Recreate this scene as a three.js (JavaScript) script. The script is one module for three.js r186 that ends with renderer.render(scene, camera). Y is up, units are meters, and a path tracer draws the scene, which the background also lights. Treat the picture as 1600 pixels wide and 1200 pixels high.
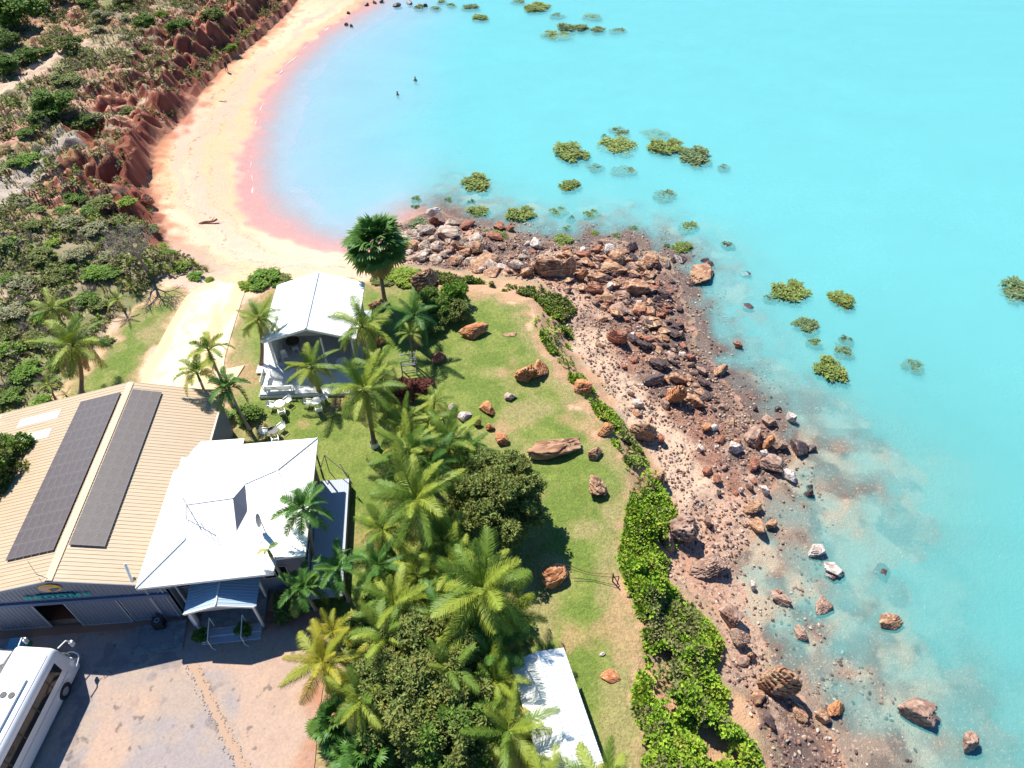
import * as THREE from 'three';
import { Sky } from 'three/addons/objects/Sky.js';
import { mergeGeometries, mergeVertices } from 'three/addons/utils/BufferGeometryUtils.js';
import { FontLoader } from 'three/addons/loaders/FontLoader.js';
import { TextGeometry } from 'three/addons/geometries/TextGeometry.js';

// ---------------------------------------------------------------- camera, sky, sun, exposure
const scene = new THREE.Scene();
const camera = new THREE.PerspectiveCamera(56.82, 4 / 3, 0.5, 3000);
camera.position.set(0, 42, 0);
camera.rotation.set(-45.5 * Math.PI / 180, 0, 0);
const SUN = new THREE.Vector3(-0.47, 1, -0.57).normalize();
const sky = new Sky(); sky.name = 'sky'; sky.scale.setScalar(2500);
sky.material.uniforms.sunPosition.value.copy(SUN);
sky.material.uniforms.turbidity.value = 2; sky.material.uniforms.rayleigh.value = 1.25;
sky.material.uniforms.mieCoefficient.value = 0.004; sky.material.uniforms.mieDirectionalG.value = 0.8;
if (sky.material.uniforms.cloudCoverage) sky.material.uniforms.cloudCoverage.value = 0;
sky.userData.kind = 'structure';
scene.add(sky);
scene.environmentIntensity = 0.1;
const sun = new THREE.DirectionalLight(new THREE.Color(1, 0.95, 0.86), 5);
sun.position.copy(SUN).multiplyScalar(150).add(new THREE.Vector3(0, 0, -60));
sun.target.position.set(0, 0, -60); scene.add(sun, sun.target);
sun.castShadow = true; sun.shadow.mapSize.set(4096, 4096);
Object.assign(sun.shadow.camera, { left: -110, right: 110, top: 110, bottom: -110, near: 1, far: 400 });
const renderer = new THREE.WebGLRenderer();
renderer.toneMapping = THREE.LinearToneMapping; renderer.toneMappingExposure = 1.55;
renderer.shadowMap.enabled = true;

// ---------------------------------------------------------------- helpers
function rng(seed) { let a = seed >>> 0; return () => { a = (a + 0x6D2B79F5) | 0; let t = Math.imul(a ^ (a >>> 15), 1 | a); t = (t + Math.imul(t ^ (t >>> 7), 61 | t)) ^ t; return ((t ^ (t >>> 14)) >>> 0) / 4294967296; }; }
const R0 = rng(7);
const lerp = (a, b, t) => a + (b - a) * t, clamp = (x, a, b) => x < a ? a : x > b ? b : x;
const sstep = (a, b, x) => { const t = clamp((x - a) / (b - a), 0, 1); return t * t * (3 - 2 * t); };
const TAB = new Float32Array(65536); { const r = rng(99); for (let i = 0; i < 65536; i++) TAB[i] = r(); }
function vnoise(x, y) {
  const xi = Math.floor(x), yi = Math.floor(y), fx = x - xi, fy = y - yi, u = fx * fx * (3 - 2 * fx), v = fy * fy * (3 - 2 * fy);
  const a = (xi & 255), b = ((xi + 1) & 255), c = (yi & 255) << 8, d = ((yi + 1) & 255) << 8;
  const p = TAB[a + c], q = TAB[b + c], r = TAB[a + d], s = TAB[b + d];
  return p + (q - p) * u + (r - p + (s - r - q + p) * u) * v;
}
function fbm(x, y, o = 4) { let s = 0, a = 0.5, n = 0; for (let i = 0; i < o; i++) { s += a * vnoise(x, y); n += a; a *= 0.5; const t = x * 1.6 - y * 1.2; y = x * 1.2 + y * 1.6 + 17.3; x = t + 5.1; } return s / n; }
function v3(x, y, z) { const zi = Math.floor(z), f = z - zi, u = f * f * (3 - 2 * f); return lerp(vnoise(x + zi * 37.7, y + zi * 17.3), vnoise(x + (zi + 1) * 37.7, y + (zi + 1) * 17.3), u); }
function fb3(x, y, z, o = 3) { let s = 0, a = 0.5, n = 0; for (let i = 0; i < o; i++) { s += a * v3(x, y, z); n += a; a *= 0.5; x = x * 2.03 + 3.1; y = y * 2.03 + 7.7; z = z * 2.03 + 1.3; } return s / n; }
const lin = (r, g, b) => new THREE.Color().setRGB(r, g, b);
function mat(r, g, b, o = {}) { return new THREE.MeshStandardMaterial({ color: lin(r, g, b), roughness: 0.8, side: THREE.DoubleSide, ...o }); }
const used = {};
function numbered(n) { if (!(n in used)) { used[n] = 0; return n; } used[n]++; return n + '_' + String(used[n]).padStart(3, '0'); }
function tag(o, label, category, group, kind) { if (label) o.userData.label = label; if (category) o.userData.category = category; if (group) o.userData.group = group; if (kind) o.userData.kind = kind; return o; }
function thing(name, label, category, group, x = 0, y = 0, z = 0, turn = 0) { const g = new THREE.Group(); g.name = numbered(name); g.position.set(x, y, z); g.rotation.y = turn; scene.add(g); return tag(g, label, category, group); }
function part(name, geo, m, parent, p, rot) { const o = new THREE.Mesh(geo, m); o.name = name; if (p) o.position.set(...p); if (rot) o.rotation.set(...rot); o.castShadow = o.receiveShadow = true; parent.add(o); return o; }
function single(name, geo, m, label, category, group) { const o = new THREE.Mesh(geo, m); o.name = numbered(name); o.castShadow = o.receiveShadow = true; scene.add(o); return tag(o, label, category, group); }
function setting(name, geo, m, parent = scene) { const o = new THREE.Mesh(geo, m); o.name = numbered(name); o.castShadow = o.receiveShadow = true; parent.add(o); o.userData.kind = 'structure'; return o; }
const box = (w, h, d, x = 0, y = 0, z = 0) => new THREE.BoxGeometry(w, h, d).translate(x, y, z);
function bar(a, b, r, n = 6, r2 = r) { // a rod from a to b
  const A = new THREE.Vector3(...a), B = new THREE.Vector3(...b), d = B.clone().sub(A), L = d.length();
  const g = new THREE.CylinderGeometry(r2, r, L, n, 1); g.translate(0, L / 2, 0);
  g.applyQuaternion(new THREE.Quaternion().setFromUnitVectors(new THREE.Vector3(0, 1, 0), d.normalize())); return g.translate(A.x, A.y, A.z);
}
function faces(list) { // list of polygons (arrays of [x,y,z]), fan triangulated, flat shaded; uv in metres in the plane of each face
  const P = [], U = [];
  for (const f of list) {
    const a = new THREE.Vector3(...f[0]), e = new THREE.Vector3(...f[1]).sub(a).normalize(), n = new THREE.Vector3().crossVectors(e, new THREE.Vector3(...f[2]).sub(a)).normalize(), w = new THREE.Vector3().crossVectors(n, e);
    const uv = q => { const d = new THREE.Vector3(...q).sub(a); return [d.dot(e), d.dot(w)]; };
    for (let i = 1; i < f.length - 1; i++) for (const q of [f[0], f[i], f[i + 1]]) { P.push(...q); U.push(...uv(q)); }
  }
  const g = new THREE.BufferGeometry(); g.setAttribute('position', new THREE.Float32BufferAttribute(P, 3)); g.setAttribute('uv', new THREE.Float32BufferAttribute(U, 2)); g.computeVertexNormals(); return g;
}
const merge = a => { const b = a.map(g => { const h = g.index ? g.toNonIndexed() : g; for (const k of Object.keys(h.attributes)) if (!['position', 'normal', 'uv'].includes(k)) h.deleteAttribute(k); if (!h.attributes.uv) h.setAttribute('uv', new THREE.Float32BufferAttribute(new Float32Array(h.attributes.position.count * 2), 2)); return h; }); return mergeGeometries(b); };
function dataTex(w, h, fn, srgb = true) { // fn(x,y) -> [r,g,b] linear 0..1
  const d = new Uint8Array(w * h * 4); const enc = srgb ? c => { c = clamp(c, 0, 1); return 255 * (c <= 0.0031308 ? 12.92 * c : 1.055 * Math.pow(c, 1 / 2.4) - 0.055); } : c => 255 * clamp(c, 0, 1);
  for (let y = 0; y < h; y++) for (let x = 0; x < w; x++) { const c = fn(x, y), i = (y * w + x) * 4; d[i] = enc(c[0]); d[i + 1] = enc(c[1]); d[i + 2] = enc(c[2]); d[i + 3] = 255; }
  const t = new THREE.DataTexture(d, w, h); if (srgb) t.colorSpace = THREE.SRGBColorSpace; t.magFilter = THREE.LinearFilter; t.minFilter = THREE.LinearMipmapLinearFilter; t.generateMipmaps = true; t.needsUpdate = true; return t;
}
function distLine(x, z, L) { let m = 1e9; for (let i = 0; i + 1 < L.length; i++) { const ax = L[i][0], az = L[i][1], dx = L[i + 1][0] - ax, dz = L[i + 1][1] - az; let t = ((x - ax) * dx + (z - az) * dz) / (dx * dx + dz * dz); t = t < 0 ? 0 : t > 1 ? 1 : t; const ex = ax + t * dx - x, ez = az + t * dz - z, d = ex * ex + ez * ez; if (d < m) m = d; } return Math.sqrt(m); }
function inside(x, z, L) { let c = false; for (let i = 0, j = L.length - 1; i < L.length; j = i++) { const a = L[i], b = L[j]; if ((a[1] > z) !== (b[1] > z) && x < (b[0] - a[0]) * (z - a[1]) / (b[1] - a[1]) + a[0]) c = !c; } return c; }
const sdist = (x, z, L) => { const d = distLine(x, z, [...L, L[0]]); return inside(x, z, L) ? d : -d; };

// ---------------------------------------------------------------- survey of the place: lines on the ground, [x, z] in metres
const SEA = -3;
const waterline = [[18.97,-254.28],[-6.29,-202.86],[-19.18,-171.02],[-24.52,-153.18],[-26.92,-143.54],[-29.99,-136.74],[-32.74,-129.8],[-34.7,-120.59],[-36.08,-112.8],[-36.22,-105.03],[-35.79,-97.58],[-34.91,-89.92],[-33.25,-82.22],[-31.12,-76.08],[-28.15,-71.44],[-24.79,-67.9],[-21.08,-65.41],[-17.79,-64.56],[-14.97,-67.01],[-13.3,-69.84],[-11.15,-71.84],[-8.27,-73.22],[-5.51,-70.5],[-2.17,-68.79],[1.07,-67.01],[3.54,-66.26],[7.4,-65.77],[11.05,-67.01],[14.06,-65.41],[16.51,-63.02],[17.37,-59.09],[17.15,-53.94],[17.2,-49.72],[18.41,-46.68],[19.65,-43.04],[20.88,-40.04],[22.39,-37.57],[22.63,-35.57],[20.68,-33.04],[18.5,-31.25],[18.06,-28.44],[16.47,-26.58],[15.23,-25.07],[15.9,-23.15],[16.12,-21.32],[16.78,-18.97],[17.65,-16.97],[18.97,-15.46],[19.54,-13.66],[19.53,-11.97],[19.24,-10.07],[18.31,-6.88]];
const beachBack = [[-24.03,-193.85],[-36.66,-163.42],[-40.21,-149.02],[-40.25,-138.18],[-42.27,-123.45],[-44.77,-111.92],[-45.46,-103.64],[-44.92,-95.6],[-45.55,-90.22],[-45.78,-84.89],[-42.87,-74.83],[-40.02,-69.31],[-36.13,-62.5],[-32.86,-60.22],[-29.92,-58.04]];
const crest = [[-26, -180], [-34, -158], [-43.5, -140], [-46.3, -124.5], [-48.6, -113], [-49.2, -104], ...[[-46.92,-92.4],[-48.05,-85.99],[-44.59,-78.88],[-43.82,-73.98],[-41.46,-68.93]]];
const crestLow = [[-42.15,-69.64],[-39.64,-65.14],[-36.78,-59.86],[-33.92,-56.41]];
const duneEdge = [[-31.32,-56.38],[-33.86,-55.56],[-35.11,-52.21],[-36.24,-49],[-36.55,-43.57],[-37.11,-40.54],[-38.97,-38.4],[-44.37,-37.03]];
const toe = [[-14,-60.72],[-10.67,-60.72],[-5.27,-59.5],[-0.65,-58.42],[3.22,-57.25],[4.98,-53.71],[4.91,-49.95],[6.06,-46.47],[7.51,-43.24],[8.86,-40.23],[10.3,-36.74],[11.43,-33.83],[11.9,-30.56],[11.61,-27.28],[10.51,-24.51],[12.14,-22.63],[13.69,-20.85],[12.81,-18.55],[13.57,-16.59],[14.59,-14.4],[14.64,-11.71],[14.19,-8.67]];
const lawnArea = [[-29.54,-4],[-49.18,-35.07],[-42.53,-37.37],[-38.97,-38.4],[-37.04,-40.39],[-36.48,-43.41],[-36.17,-48.82],[-35.04,-52.02],[-34.09,-54.45],[-31.43,-55.15],[-30.01,-52.21],[-25.93,-49.44],[-24.87,-52.79],[-22.89,-55.15],[-14.97,-55.97],[-9.96,-55.76],[-6.15,-54.55],[-0.61,-53.56],[1.69,-52.59],[2.68,-49.44],[2.79,-45.58],[4.2,-42.4],[5.5,-40.17],[6.64,-38.05],[7.77,-35.07],[8.6,-32.9],[9,-30.27],[8.16,-27.05],[7.27,-24.1],[7.75,-21.82],[8.21,-19.7],[7.78,-17.32],[7.06,-15.48],[7.1,-13.41],[7.04,-10.27],[6.35,-4]];
const lawnGrass = [[-36.69,-35.71],[-36.64,-41.27],[-35.89,-45.99],[-35.52,-50.16],[-33.92,-53.95],[-31.4,-55.05],[-30.76,-52.69],[-30.96,-42.02],[-28.19,-34.43],[-22.19,-34.43],[-24.16,-41.27],[-25.03,-47.68],[-25.23,-52.98],[-22.75,-54.55],[-14.91,-55.56],[-9.9,-55.15],[-6.11,-53.95],[-0.61,-53.17],[1.68,-52.21],[2.67,-49],[2.79,-45.58],[4.2,-42.4],[5.5,-40.17],[6.64,-38.05],[7.77,-35.07],[8.6,-32.9],[8.86,-30.27],[8.16,-27.05],[7.27,-24.1],[7.67,-21.82],[8.05,-19.7],[7.67,-17.32],[6.99,-15.48],[7.03,-13.41],[6.97,-10.27],[6.35,-4],[-9.45,-4],[-11.42,-18.49],[-13.28,-20.95],[-16.78,-23.63],[-27.31,-34.43],[-33.38,-28.63]];
const carParkArea = [[-36.58,-18.87],[-31.65,-19.89],[-22.7,-20.85],[-12.13,-21.28],[-11.59,-19.68],[-11.53,-18.08],[-11.05,-16.56],[-10.94,-14.42],[-10.73,-12.42],[-10.54,-9.39],[-10.25,-6.42],[-31.05,-6.42]];
const pathLeft = [[-30.81,-40.63],[-31.01,-44.79],[-30.97,-48.23],[-30.77,-52.81],[-29.86,-54.58],[-28.57,-56.51]];
const pathRight = [[-24,-40.63],[-24.72,-44.47],[-25.03,-47.8],[-25.23,-50.65],[-25.4,-53.3],[-26.39,-56.83]];
const sandTrack = [[-67.05,-86.81],[-66.24,-91.53],[-65.29,-94.33],[-64.36,-98.12],[-63.3,-102.58],[-61.97,-106.85]];
const greySand = [[-55.17,-64.47],[-54.38,-69.61],[-54.26,-74.54],[-53.65,-78.02],[-52.47,-79.61]];
const seaPoly = [...waterline, [300, 60], [300, -600], [60, -600]];

// ---------------------------------------------------------------- heights: a grid relaxed between the surveyed contours
const GX0 = -112, GZ0 = -182, GS = 0.5, GW = 365, GH = 365;
const hgt = new Float32Array(GW * GH), fix = new Uint8Array(GW * GH), dWater = new Float32Array(GW * GH), isSea = new Uint8Array(GW * GH), sdLawn = new Float32Array(GW * GH), dBack = new Float32Array(GW * GH), sdDune = new Float32Array(GW * GH), dTrack = new Float32Array(GW * GH), dGrey = new Float32Array(GW * GH), sdRub = new Float32Array(GW * GH);
const dunePoly = [...beachBack.slice().reverse(), [-60, -260], [-300, -260], [-300, -20], ...duneEdge.slice().reverse()];
// the order is: toe of the bluffs from the path to the far end, far away round, then the lawn's edge back
dunePoly.length = 0; dunePoly.push(...duneEdge, [-300, -30], [-300, -260], [-40, -260], ...beachBack);
const rubPoly = [...toe, [20, 5], ...waterline.slice(17).reverse()];
for (let j = 0; j < GH; j++) for (let i = 0; i < GW; i++) {
  const k = j * GW + i, x = GX0 + i * GS, z = GZ0 + j * GS;
  dWater[k] = distLine(x, z, waterline); isSea[k] = inside(x, z, seaPoly) ? 1 : 0;
  sdLawn[k] = sdist(x, z, lawnGrass); dBack[k] = distLine(x, z, beachBack); sdDune[k] = sdist(x, z, dunePoly);
  dTrack[k] = distLine(x, z, sandTrack); dGrey[k] = distLine(x, z, greySand); sdRub[k] = sdist(x, z, rubPoly);
  if (isSea[k]) { hgt[k] = SEA - Math.min(2.6, lerp(lerp(0.055, 0.028, sstep(-48, -32, z)), 0.065, sstep(-6, -16, x)) * dWater[k] + 0.0032 * Math.max(0, dWater[k] - 5) ** 2); fix[k] = 1; }
  else if (inside(x, z, lawnArea)) { hgt[k] = 0; fix[k] = 1; }
  else hgt[k] = -0.5;
}
function contour(L, h, h2 = h) { let tot = L.length - 1; for (let s = 0; s < tot; s++) { const a = L[s], b = L[s + 1], n = Math.ceil(Math.hypot(b[0] - a[0], b[1] - a[1]) / 0.2); for (let q = 0; q <= n; q++) { const x = lerp(a[0], b[0], q / n), z = lerp(a[1], b[1], q / n), i = Math.round((x - GX0) / GS), j = Math.round((z - GZ0) / GS); if (i < 0 || j < 0 || i >= GW || j >= GH) continue; const k = j * GW + i; if (isSea[k]) continue; hgt[k] = lerp(h, h2, (s + q / n) / tot); fix[k] = 1; } } }
contour(beachBack, -2.3, -1); contour(crest, 2.5, 2.2); contour(crestLow, 1.2, 0.5); contour(duneEdge, 0); contour(toe, -2);
contour([[-110, -180], [-110, -110]], 5); contour([[-85, -150], [-80, -90]], 4.2); contour([[-60, -70], [-48, -62]], 2.6); contour([[-75, -50], [-50, -45]], 1.6);
for (let it = 0; it < 500; it++) for (let j = 0; j < GH; j++) for (let i = 0; i < GW; i++) {
  const k = j * GW + i; if (fix[k]) continue;
  const m = (hgt[i > 0 ? k - 1 : k] + hgt[i < GW - 1 ? k + 1 : k] + hgt[j > 0 ? k - GW : k] + hgt[j < GH - 1 ? k + GW : k]) / 4;
  hgt[k] += 1.8 * (m - hgt[k]);
}
function sample(A, x, z) { const fx = clamp((x - GX0) / GS, 0, GW - 1.001), fz = clamp((z - GZ0) / GS, 0, GH - 1.001), i = fx | 0, j = fz | 0, u = fx - i, v = fz - j, k = j * GW + i; return lerp(lerp(A[k], A[k + 1], u), lerp(A[k + GW], A[k + GW + 1], u), v); }
function ground(x, z) {
  let h = sample(hgt, x, z);
  const dn = sample(sdDune, x, z);
  if (dn > 0) { const w = sstep(0, 3, dn), far = sstep(-58, -72, z); const rid = 1 - Math.abs(2 * fbm(x * 0.22 + 3, z * 0.22, 3) - 1); h += w * ((fbm(x * 0.12, z * 0.12, 4) - 0.5) * 2.2 + (fbm(x * 0.8, z * 0.8, 3) - 0.5) * 0.5); if (far > 0) { const band = far * sstep(0, 1.2, dn) * sstep(15, 5, dn), gul = Math.pow(rid, 3), r2 = 1 - Math.abs(2 * fbm(x * 0.5 + 13, z * 0.5 + 4, 3) - 1); const notch = 0.75 * sstep(0.56, 0.7, fbm(x * 0.13 + 8, z * 0.13 + 3, 2)) * sstep(9, 4, dn) * sstep(-112, -100, z); h = lerp(h, Math.min(h, -0.6 + 0.22 * dn), notch * far); h -= band * (gul * 1.7 + r2 * r2 * r2 * 1.3 - 0.7) * (1 - 0.6 * notch); h += far * w * (fbm(x * 1.6, z * 1.6, 3) - 0.5) * 1.0; h = Math.max(h, -1); const q = h / 0.5 + 1.2 * fbm(x * 0.2, z * 0.2, 2), fl = Math.floor(q), fr = q - fl; h += band * 0.5 * (sstep(0.3, 0.7, fr) - fr) * 1.0; } }
  const rb = sample(sdRub, x, z);
  if (rb > 0) h += sstep(0, 1.5, rb) * ((fbm(x * 0.9, z * 0.9, 3) - 0.5) * 0.55 + (fbm(x * 3, z * 3, 2) - 0.5) * 0.16);
  else if (h < SEA && x > -12) h += (fbm(x * 0.7, z * 0.7, 3) - 0.5) * 0.45 * sstep(0, 1, sample(dWater, x, z)) * sstep(24, 6, sample(dWater, x, z));
  else if (h > -1.9 && h < -0.02 && dn < 0 && x > -14) h += (fbm(x * 1.2, z * 1.2, 3) - 0.5) * 0.5;
  else if (dn < 0 && h < -0.3) h += (fbm(x * 0.5, z * 0.5, 3) - 0.5) * 0.12;
  if (Math.abs(h) < 0.02) h += (fbm(x * 0.3, z * 0.3, 2) - 0.5) * 0.12 * sstep(0, 3, sample(sdLawn, x, z)) - 0.03;
  return h;
}
const slopeAt = (x, z) => { const e = 0.4; return Math.hypot(ground(x + e, z) - ground(x - e, z), ground(x, z + e) - ground(x, z - e)) / (2 * e); };

// ---------------------------------------------------------------- colour of the ground: what it is made of, mapped in plan
const TX0 = -98, TZ0 = -152, TW = 132, TH = 146, TN = 2048;
const C = { lawn: [0.15, 0.21, 0.032], lawn2: [0.21, 0.25, 0.05], dry: [0.34, 0.275, 0.12], bare: [0.48, 0.28, 0.155], sand: [0.66, 0.435, 0.25], sandPale: [0.72, 0.54, 0.35], sandPink: [0.64, 0.41, 0.31], pink: [0.52, 0.275, 0.25], red: [0.24, 0.055, 0.03], red2: [0.44, 0.15, 0.075], litter: [0.29, 0.235, 0.14], scrubG: [0.19, 0.215, 0.06], beige: [0.50, 0.37, 0.25], rub: [0.22, 0.13, 0.09], rubDark: [0.115, 0.075, 0.065], rubPink: [0.50, 0.33, 0.23], peb: [0.52, 0.40, 0.30], weed: [0.16, 0.09, 0.06], bedShore: [0.26, 0.19, 0.14], bedMud: [0.14, 0.11, 0.09], bedPale: [0.42, 0.35, 0.25], bedOut: [0.42, 0.5, 0.45] };
const out = [0, 0, 0];
const mixIn = (c, t) => { if (t <= 0) return; if (t > 1) t = 1; out[0] += (c[0] - out[0]) * t; out[1] += (c[1] - out[1]) * t; out[2] += (c[2] - out[2]) * t; };
function groundColor(x, z) {
  const wx = x + (vnoise(x * 0.9, z * 0.9) - 0.5) * 1.4, wz = z + (vnoise(x * 0.9 + 50, z * 0.9) - 0.5) * 1.4;
  const big = fbm(x * 0.14, z * 0.14, 3), mid = fbm(x * 0.7 + 9, z * 0.7, 3), fine = vnoise(x * 5.3, z * 5.3), fin2 = vnoise(x * 11.7 + 3, z * 11.7);
  const dw = sample(dWater, wx, wz), sea = sample(isSea, wx, wz), dn = sample(sdDune, wx, wz), lw = sample(sdLawn, wx, wz), rb = sample(sdRub, wx, wz), db = sample(dBack, wx, wz);
  const beachy = sstep(-8, -15, x) ; // the bay's sand lies west of the headland
  // the beach
  out[0] = C.sand[0]; out[1] = C.sand[1]; out[2] = C.sand[2];
  mixIn(C.sandPale, sstep(0.42, 0.62, fbm(dw * 0.28 + 20, (x + z) * 0.045, 3)));
  mixIn(C.sandPink, sstep(0.5, 0.75, fbm(dw * 0.5, (x - z) * 0.06 + 9, 3)) * 0.8);
  mixIn(C.pink, sstep(3.0, 1.2, dw + (big - 0.5) * 3 + 1.6 * sstep(-80, -105, z)));
  mixIn(C.weed, 0.55 * sstep(0.55, 0.8, fine) * Math.max(sstep(0.35, 0.05, Math.abs(dw - 6.3 - (big - 0.5) * 5)), sstep(0.3, 0.05, Math.abs(dw - 9.2 - (mid - 0.5) * 2)), 0.7 * sstep(0.25, 0.05, Math.abs(dw - 4.2 - (big - 0.5) * 2))));
  mixIn(C.red2, 0.8 * sstep(2.6, 0.3, db + (mid - 0.5) * 3) * sstep(-55, -68, z));
  mixIn([0.42, 0.33, 0.27], 0.75 * sstep(3.4, 1.0, db + (mid - 0.5) * 3) * sstep(-68, -60, z) * sstep(0.25, 0.6, fine + mid * 0.4));
  // shore rubble below the lawn
  if (rb > -1.2) {
    const w = sstep(-0.8, 0.4, rb + (mid - 0.5) * 1.2);
    const p0 = out[0], p1 = out[1], p2 = out[2];
    out[0] = C.rub[0]; out[1] = C.rub[1]; out[2] = C.rub[2];
    mixIn(C.rubDark, sstep(0.46, 0.64, mid + 0.12 * sstep(6, 1.5, dw)) * 0.85); mixIn(C.rubPink, sstep(0.42, 0.66, big + (mid - 0.5) * 0.5) * sstep(7, 3.5, rb - dw * 0) * 0.9);
    mixIn(C.red2, sstep(0.5, 0.7, fbm(x * 0.25 + 40, z * 0.25, 3)) * 0.3); mixIn(C.rubDark, sstep(2.2, 0.4, dw + (mid - 0.5) * 2) * sstep(-38, -46, z) * 0.8);
    mixIn([0.6, 0.42, 0.29], 0.9 * sstep(-7.5, -5.5, lw + (mid - 0.5) * 2) * sstep(-2, -3.2, lw) * sstep(-26, -34, z) * sstep(-53, -49, z)); mixIn(C.peb, sstep(0.76, 0.88, fin2) * 0.85); mixIn(C.rubDark, sstep(0.7, 0.85, fine) * 0.6);
    out[0] = lerp(p0, out[0], w); out[1] = lerp(p1, out[1], w); out[2] = lerp(p2, out[2], w);
  }
  // bank between lawn and rubble
  if (rb < 0.6 && lw < 0.5 && dn < 0 && x > -13 && sea < 0.5) { mixIn(C.bare, 0.9 * sstep(0.6, -0.3, rb)); mixIn(C.litter, sstep(0.45, 0.65, mid) * 0.5); }
  // dunes
  if (dn > -0.8) {
    const w = sstep(-0.5, 0.5, dn + (mid - 0.5) * 1.6), p0 = out[0], p1 = out[1], p2 = out[2], sl = dn > 0.1 ? slopeAt(x, z) : 0.3, north = sstep(-55, -66, z);
    out[0] = C.litter[0]; out[1] = C.litter[1]; out[2] = C.litter[2];
    mixIn(C.scrubG, sstep(0.42, 0.6, mid) * 0.7); mixIn(C.beige, sstep(0.5, 0.68, big + (fine - 0.5) * 0.25) * 0.85);
    mixIn([0.52, 0.27, 0.18], north * sstep(0.46, 0.62, fbm(x * 0.2 + 70, z * 0.2, 3) + (fine - 0.5) * 0.3) * 0.9);
    mixIn(C.red, north * sstep(0.5, 0.95, sl) * 0.95); mixIn(C.red2, north * sstep(0.55, 0.8, sl) * sstep(0.5, 0.7, mid) * 0.6);
    mixIn(C.red, north * sstep(4.5, 1.5, dn + (mid - 0.5) * 3) * 0.85);
    mixIn([0.62, 0.44, 0.31], sstep(1.3, 0.7, sample(dTrack, x, z) + (mid - 0.5) * 0.9));
    mixIn([0.44, 0.38, 0.31], 0.9 * sstep(2.6, 1.0, sample(dGrey, x, z) + (mid - 0.5) * 4));
    mixIn([0.1, 0.07, 0.05], sstep(0.7, 0.9, fin2) * 0.5);
    out[0] = lerp(p0, out[0], w); out[1] = lerp(p1, out[1], w); out[2] = lerp(p2, out[2], w);
  }
  // mown grass, worn at its edges
  if (lw > -1.5) {
    const w = sstep(-0.5, 0.7, lw + (mid - 0.5) * 2.2), p0 = out[0], p1 = out[1], p2 = out[2];
    out[0] = C.lawn[0]; out[1] = C.lawn[1]; out[2] = C.lawn[2];
    mixIn(C.lawn2, sstep(0.4, 0.65, mid)); mixIn(C.dry, sstep(0.5, 0.72, big + (mid - 0.5) * 0.35) * 0.75); mixIn(C.dry, sstep(2.2, 0.2, lw + (big - 0.5) * 4) * 0.7);
    mixIn(C.bare, sstep(0.62, 0.76, fbm(x * 0.3 + 31, z * 0.3 + 12, 3)) * 0.55 + sstep(1.1, 0, lw + (mid - 0.5) * 3) * 0.5);
    const g = 0.78 + 0.3 * fin2 + 0.18 * (fine - 0.5); out[0] *= g; out[1] *= g; out[2] *= g;
    out[0] = lerp(p0, out[0], w); out[1] = lerp(p1, out[1], w); out[2] = lerp(p2, out[2], w);
  }
  // bed of the sea
  if (sea > 0.02) {
    const w = sstep(0.2, 0.8, sea), p0 = out[0], p1 = out[1], p2 = out[2];
    out[0] = C.bedShore[0]; out[1] = C.bedShore[1]; out[2] = C.bedShore[2];
    mixIn(C.bedMud, sstep(0.46, 0.62, mid) * 0.75); mixIn(C.bedPale, sstep(0.5, 0.66, fbm(x * 0.45 + 60, z * 0.45, 4)) * 0.8); mixIn(C.rubDark, (1 - beachy) * 0.8 * sstep(6, 1.5, dw + (mid - 0.5) * 5) * sstep(-34, -42, z)); mixIn(C.peb, sstep(0.8, 0.9, fin2) * 0.6);
    if (beachy > 0) { const q = lerp(0, 1, beachy); mixIn(C.pink, q * sstep(9, 1, dw)); mixIn([0.46, 0.38, 0.44], q * sstep(1.5, 6, dw)); }
    mixIn(C.bedOut, sstep(lerp(14, 22, beachy), lerp(28, 48, beachy), dw));
    out[0] = lerp(p0, out[0], w); out[1] = lerp(p1, out[1], w); out[2] = lerp(p2, out[2], w);
  }
  const g = 0.9 + 0.2 * fin2; out[0] *= g; out[1] *= g; out[2] *= g;
  return out;
}
const groundMap = dataTex(TN, TN, (i, j) => groundColor(TX0 + (i + 0.5) / TN * TW, TZ0 + (j + 0.5) / TN * TH));
const bumpTile = dataTex(512, 512, (i, j) => { const x = i / 512 * 32, y = j / 512 * 32; const w = (X, Y) => vnoise(X, Y); const v = 0.5 * w(x % 32, y % 32) + 0.3 * w(x * 2.0, y * 2.0) + 0.2 * w(x * 4, y * 4); return [v, v, v]; }, false);
bumpTile.wrapS = bumpTile.wrapT = THREE.RepeatWrapping; bumpTile.repeat.set(50, 50);
const groundMat = new THREE.MeshStandardMaterial({ map: groundMap, roughness: 0.95, side: THREE.DoubleSide, bumpMap: bumpTile, bumpScale: 0.05 });
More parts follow.
